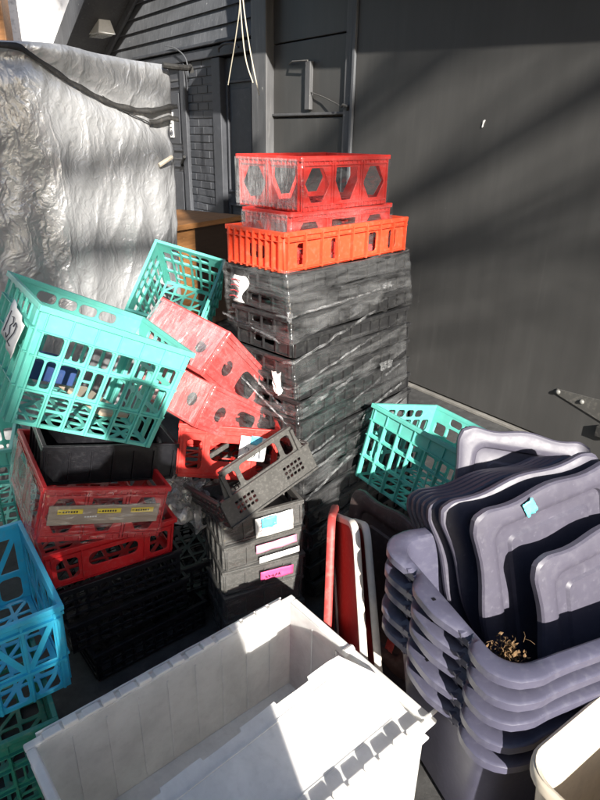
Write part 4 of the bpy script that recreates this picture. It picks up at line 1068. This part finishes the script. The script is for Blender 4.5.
# ------------------------------------------------------------------ behind the camera: what throws the long shadows
def skin_person():
    root = thing('person', 'person in dark jacket and trousers standing with raised arms taking the picture', 'person', (.085, -.30, 0), (0, 0, 0))
    me = bpy.data.meshes.new('body'); bm = bmesh.new()
    J = {'pel': (0, 0, .93, .175), 'wst': (0, 0, 1.08, .185), 'chs': (0, .02, 1.30, .19), 'nck': (0, .01, 1.47, .06), 'hd0': (0, .03, 1.55, .075), 'hd1': (0, .03, 1.66, .095), 'hd2': (0, .02, 1.74, .06)}
    for s, q in ((1, 'r'), (-1, 'l')):
        J.update({'sh' + q: (.19 * s, .02, 1.41, .07), 'el' + q: (.28 * s, .12, 1.20, .05), 'wr' + q: (.10 * s, .24, 1.42, .032), 'ha' + q: (.055 * s, .265, 1.47, .035),
                  'hp' + q: (.13 * s, 0, .86, .15), 'kn' + q: (.17 * s, .03, .48, .115), 'an' + q: (.13 * s, -.01, .08, .045), 'ft' + q: (.14 * s, .15, .035, .035)})
    E = [('pel', 'wst'), ('wst', 'chs'), ('chs', 'nck'), ('nck', 'hd0'), ('hd0', 'hd1'), ('hd1', 'hd2')]
    for q in 'rl': E += [('chs', 'sh' + q), ('sh' + q, 'el' + q), ('el' + q, 'wr' + q), ('wr' + q, 'ha' + q), ('pel', 'hp' + q), ('hp' + q, 'kn' + q), ('kn' + q, 'an' + q), ('an' + q, 'ft' + q)]
    ix = {k: i for i, k in enumerate(J)}
    me.from_pydata([v[:3] for v in J.values()], [(ix[a], ix[b]) for a, b in E], [])
    o = bpy.data.objects.new('body', me); COL.objects.link(o); o.parent = root; me.materials.append(M['cloth'])
    md = o.modifiers.new('skin', 'SKIN'); 
    if not me.skin_vertices: pass
    for v, val in zip(me.skin_vertices[0].data, J.values()): v.radius = (val[3], val[3])
    me.skin_vertices[0].data[0].use_root = True
    o.modifiers.new('sub', 'SUBSURF').levels = 2; o.modifiers['sub'].render_levels = 2
    root.scale = (1.04, 1, 1.02)
    return root
def mk_person():
    # skin layer must exist before the modifier reads it
    bm = bmesh.new(); bm.verts.layers.skin.verify(); bm.free()
try:
    PERSON = skin_person()
except Exception as e:
    print('person failed', e)

def bare_tree():
    t = thing('bare_tree', 'tall leafless tree with spreading limbs standing behind the camera', 'tree', (2.775, -10.65, 0))
    rnd = random.Random(17); tr = MB(); br = MB()
    def grow(p, d, L_, r, lev):
        n = 5; pts = [p]; q = d.copy()
        for i in range(n):
            q = (q + Vector((rnd.uniform(-1, 1), rnd.uniform(-1, 1), rnd.uniform(-.3, .6))) * .14).normalized(); pts.append(pts[-1] + q * L_ / n)
        (tr if lev == 0 else br).tube(pts, r, 8, r2=r * .55)
        if lev < 4:
            for k in range(4 if lev else 3):
                i = rnd.randint(2, n) if lev else n; a = rnd.uniform(0, 2 * pi); e = rnd.uniform(.5, 1.1)
                dd = (q * cos(e) + (q.orthogonal().normalized() * cos(a) + q.cross(q.orthogonal()).normalized() * sin(a)) * sin(e)).normalized()
                grow(pts[i], dd, L_ * rnd.uniform(.5, .72), r * .5, lev + 1)
    grow(Vector((0, 0, 0)), Vector((.0, 0, 1)), 10.5, .27, 0)
    e1 = Vector((.956, .292, 0))
    for (z0, sl, L_, r) in ((7.55, .24, 3.6, .08), (8.0, .33, 3.6, .07), (7.2, .22, 3.4, .07), (8.3, .30, 3.6, .06)):
        P = [Vector((0, 0, z0)) + e1 * (L_ * k / 9) + Vector((rnd.uniform(-.1, .1), rnd.uniform(-.25, .25), L_ * k / 9 * sl + rnd.uniform(-.05, .05))) for k in range(10)]
        br.tube(P, r, 8, r2=r * .4)
        for k in range(3, 10):
            for q in range(1 + k % 2):
                d = (e1 * rnd.uniform(.3, 1) + Vector((rnd.uniform(-.5, .5), rnd.uniform(-.5, .5), rnd.uniform(-.5, .6)))).normalized()
                grow(P[k], d, rnd.uniform(.7, 1.3), r * .3, 3)
    tr.build('trunk', M['bark'], t, smooth=60); br.build('limb', M['bark'], t, smooth=60)
bare_tree()

# added, unseen backboard on a pole, put there to shade the recessed wall
def shade_board():
    t = thing('shadowboard', 'added unseen backboard on a tall pole behind the camera', 'shadowboard')
    a = R(AZ); e1 = Vector((cos(a), sin(a), 0)); e2 = Vector((sin(a), -cos(a), 0))
    pt = lambda q, z, r: e1 * q + e2 * r + Vector((0, 0, z))
    mb = MB(); mb.loft([[pt(q, z, r) for q, z in ((.58, 3.45), (1.15, 3.45), (1.15, 4.86), (.58, 4.77))] for r in (2.0, 2.03)], cap0=True, cap1=True); mb.build('board', M['palewood'], t)
    mb = MB(); mb.tube([pt(1.21, 0, 2.09), pt(1.21, 4.2, 2.09), pt(1.0, 4.4, 2.06)], .035, 10); mb.build('pole', M['metal'], t)
AZ, EL = 17., 25.5
shade_board()
def house(label, loc, rz, w, d, h):  # houses added out of view to cut the sky fill
    t = thing('house', label, 'house', loc, (0, 0, rz))
    mb = MB(); mb.box(-w / 2, w / 2, 0, d, 0, h); mb.build('wall', M['trim'], t)
    mb = MB(); mb.loft([[(-w / 2 - .4, -.5, h + .01), (w / 2 + .4, -.5, h + .01), (w / 2 + .4, d + .5, h + .01), (-w / 2 - .4, d + .5, h + .01)], [(-w / 2 - .4, d / 2 - .05, h + 2.4), (w / 2 + .4, d / 2 - .05, h + 2.4), (w / 2 + .4, d / 2 + .05, h + 2.4), (-w / 2 - .4, d / 2 + .05, h + 2.4)]], cap0=True, cap1=True); mb.build('roof', M['asphalt'], t)
    for k in (-1, 1):
        for z in (1, 4):
            if z + 1.4 < h:
                mb = MB(); mb.box(k * w / 4 - .5, k * w / 4 + .5, -.03, -.002, z, z + 1.3); mb.build('window', M['glass'], t)
house('dark two storey house added unseen to block sky light, behind the camera on the left', (-5.2, -8.0, 0), 180 + 12, 9, 6, 6.4)
house('dark two storey house added unseen to block sky light, left of the covered rack', (-7.5, 0, 0), 90, 12, 6, 6.4)
house('dark two storey house added unseen to block sky light, far off to the right', (6.6, -.5, 0), -90, 7, 6, 6.4)

# ------------------------------------------------------------------ light, sky, camera
w = bpy.data.worlds.new('World'); SC.world = w; w.use_nodes = True
nt = w.node_tree; bg = nt.nodes['Background']; sky = nt.nodes.new('ShaderNodeTexSky'); sky.sky_type = 'NISHITA'; sky.sun_disc = False
sky.sun_elevation = R(EL); sky.sun_rotation = R(180 - AZ); nt.links.new(sky.outputs[0], bg.inputs[0]); bg.inputs[1].default_value = .07
sl = bpy.data.lights.new('sun', 'SUN'); sl.energy = 5.0; sl.angle = R(.6); sl.color = (1, .95, .87)
so = bpy.data.objects.new('sun', sl); COL.objects.link(so); so.location = (3, -6, 6)
S = Vector((sin(R(AZ)) * cos(R(EL)), -cos(R(AZ)) * cos(R(EL)), sin(R(EL)))); so.rotation_euler = S.to_track_quat('Z', 'Y').to_euler()

cam = bpy.data.cameras.new('camera'); cam.sensor_fit = 'VERTICAL'; cam.sensor_height = 36; cam.lens = 27.0; cam.clip_start = .02; cam.clip_end = 300
co = bpy.data.objects.new('camera', cam); COL.objects.link(co); SC.camera = co
co.matrix_world = Matrix.Translation((0, 0, 1.5)) @ Matrix.Rotation(R(90 - 23.5), 4, 'X') @ Matrix.Rotation(.02, 4, 'Z')
SC.view_settings.view_transform = 'Standard'; SC.view_settings.look = 'None'; SC.view_settings.gamma = 1; SC.view_settings.use_curve_mapping = False
SC.view_settings.exposure = 1.4
SC.cycles.max_bounces = 6; SC.cycles.transparent_max_bounces = 14
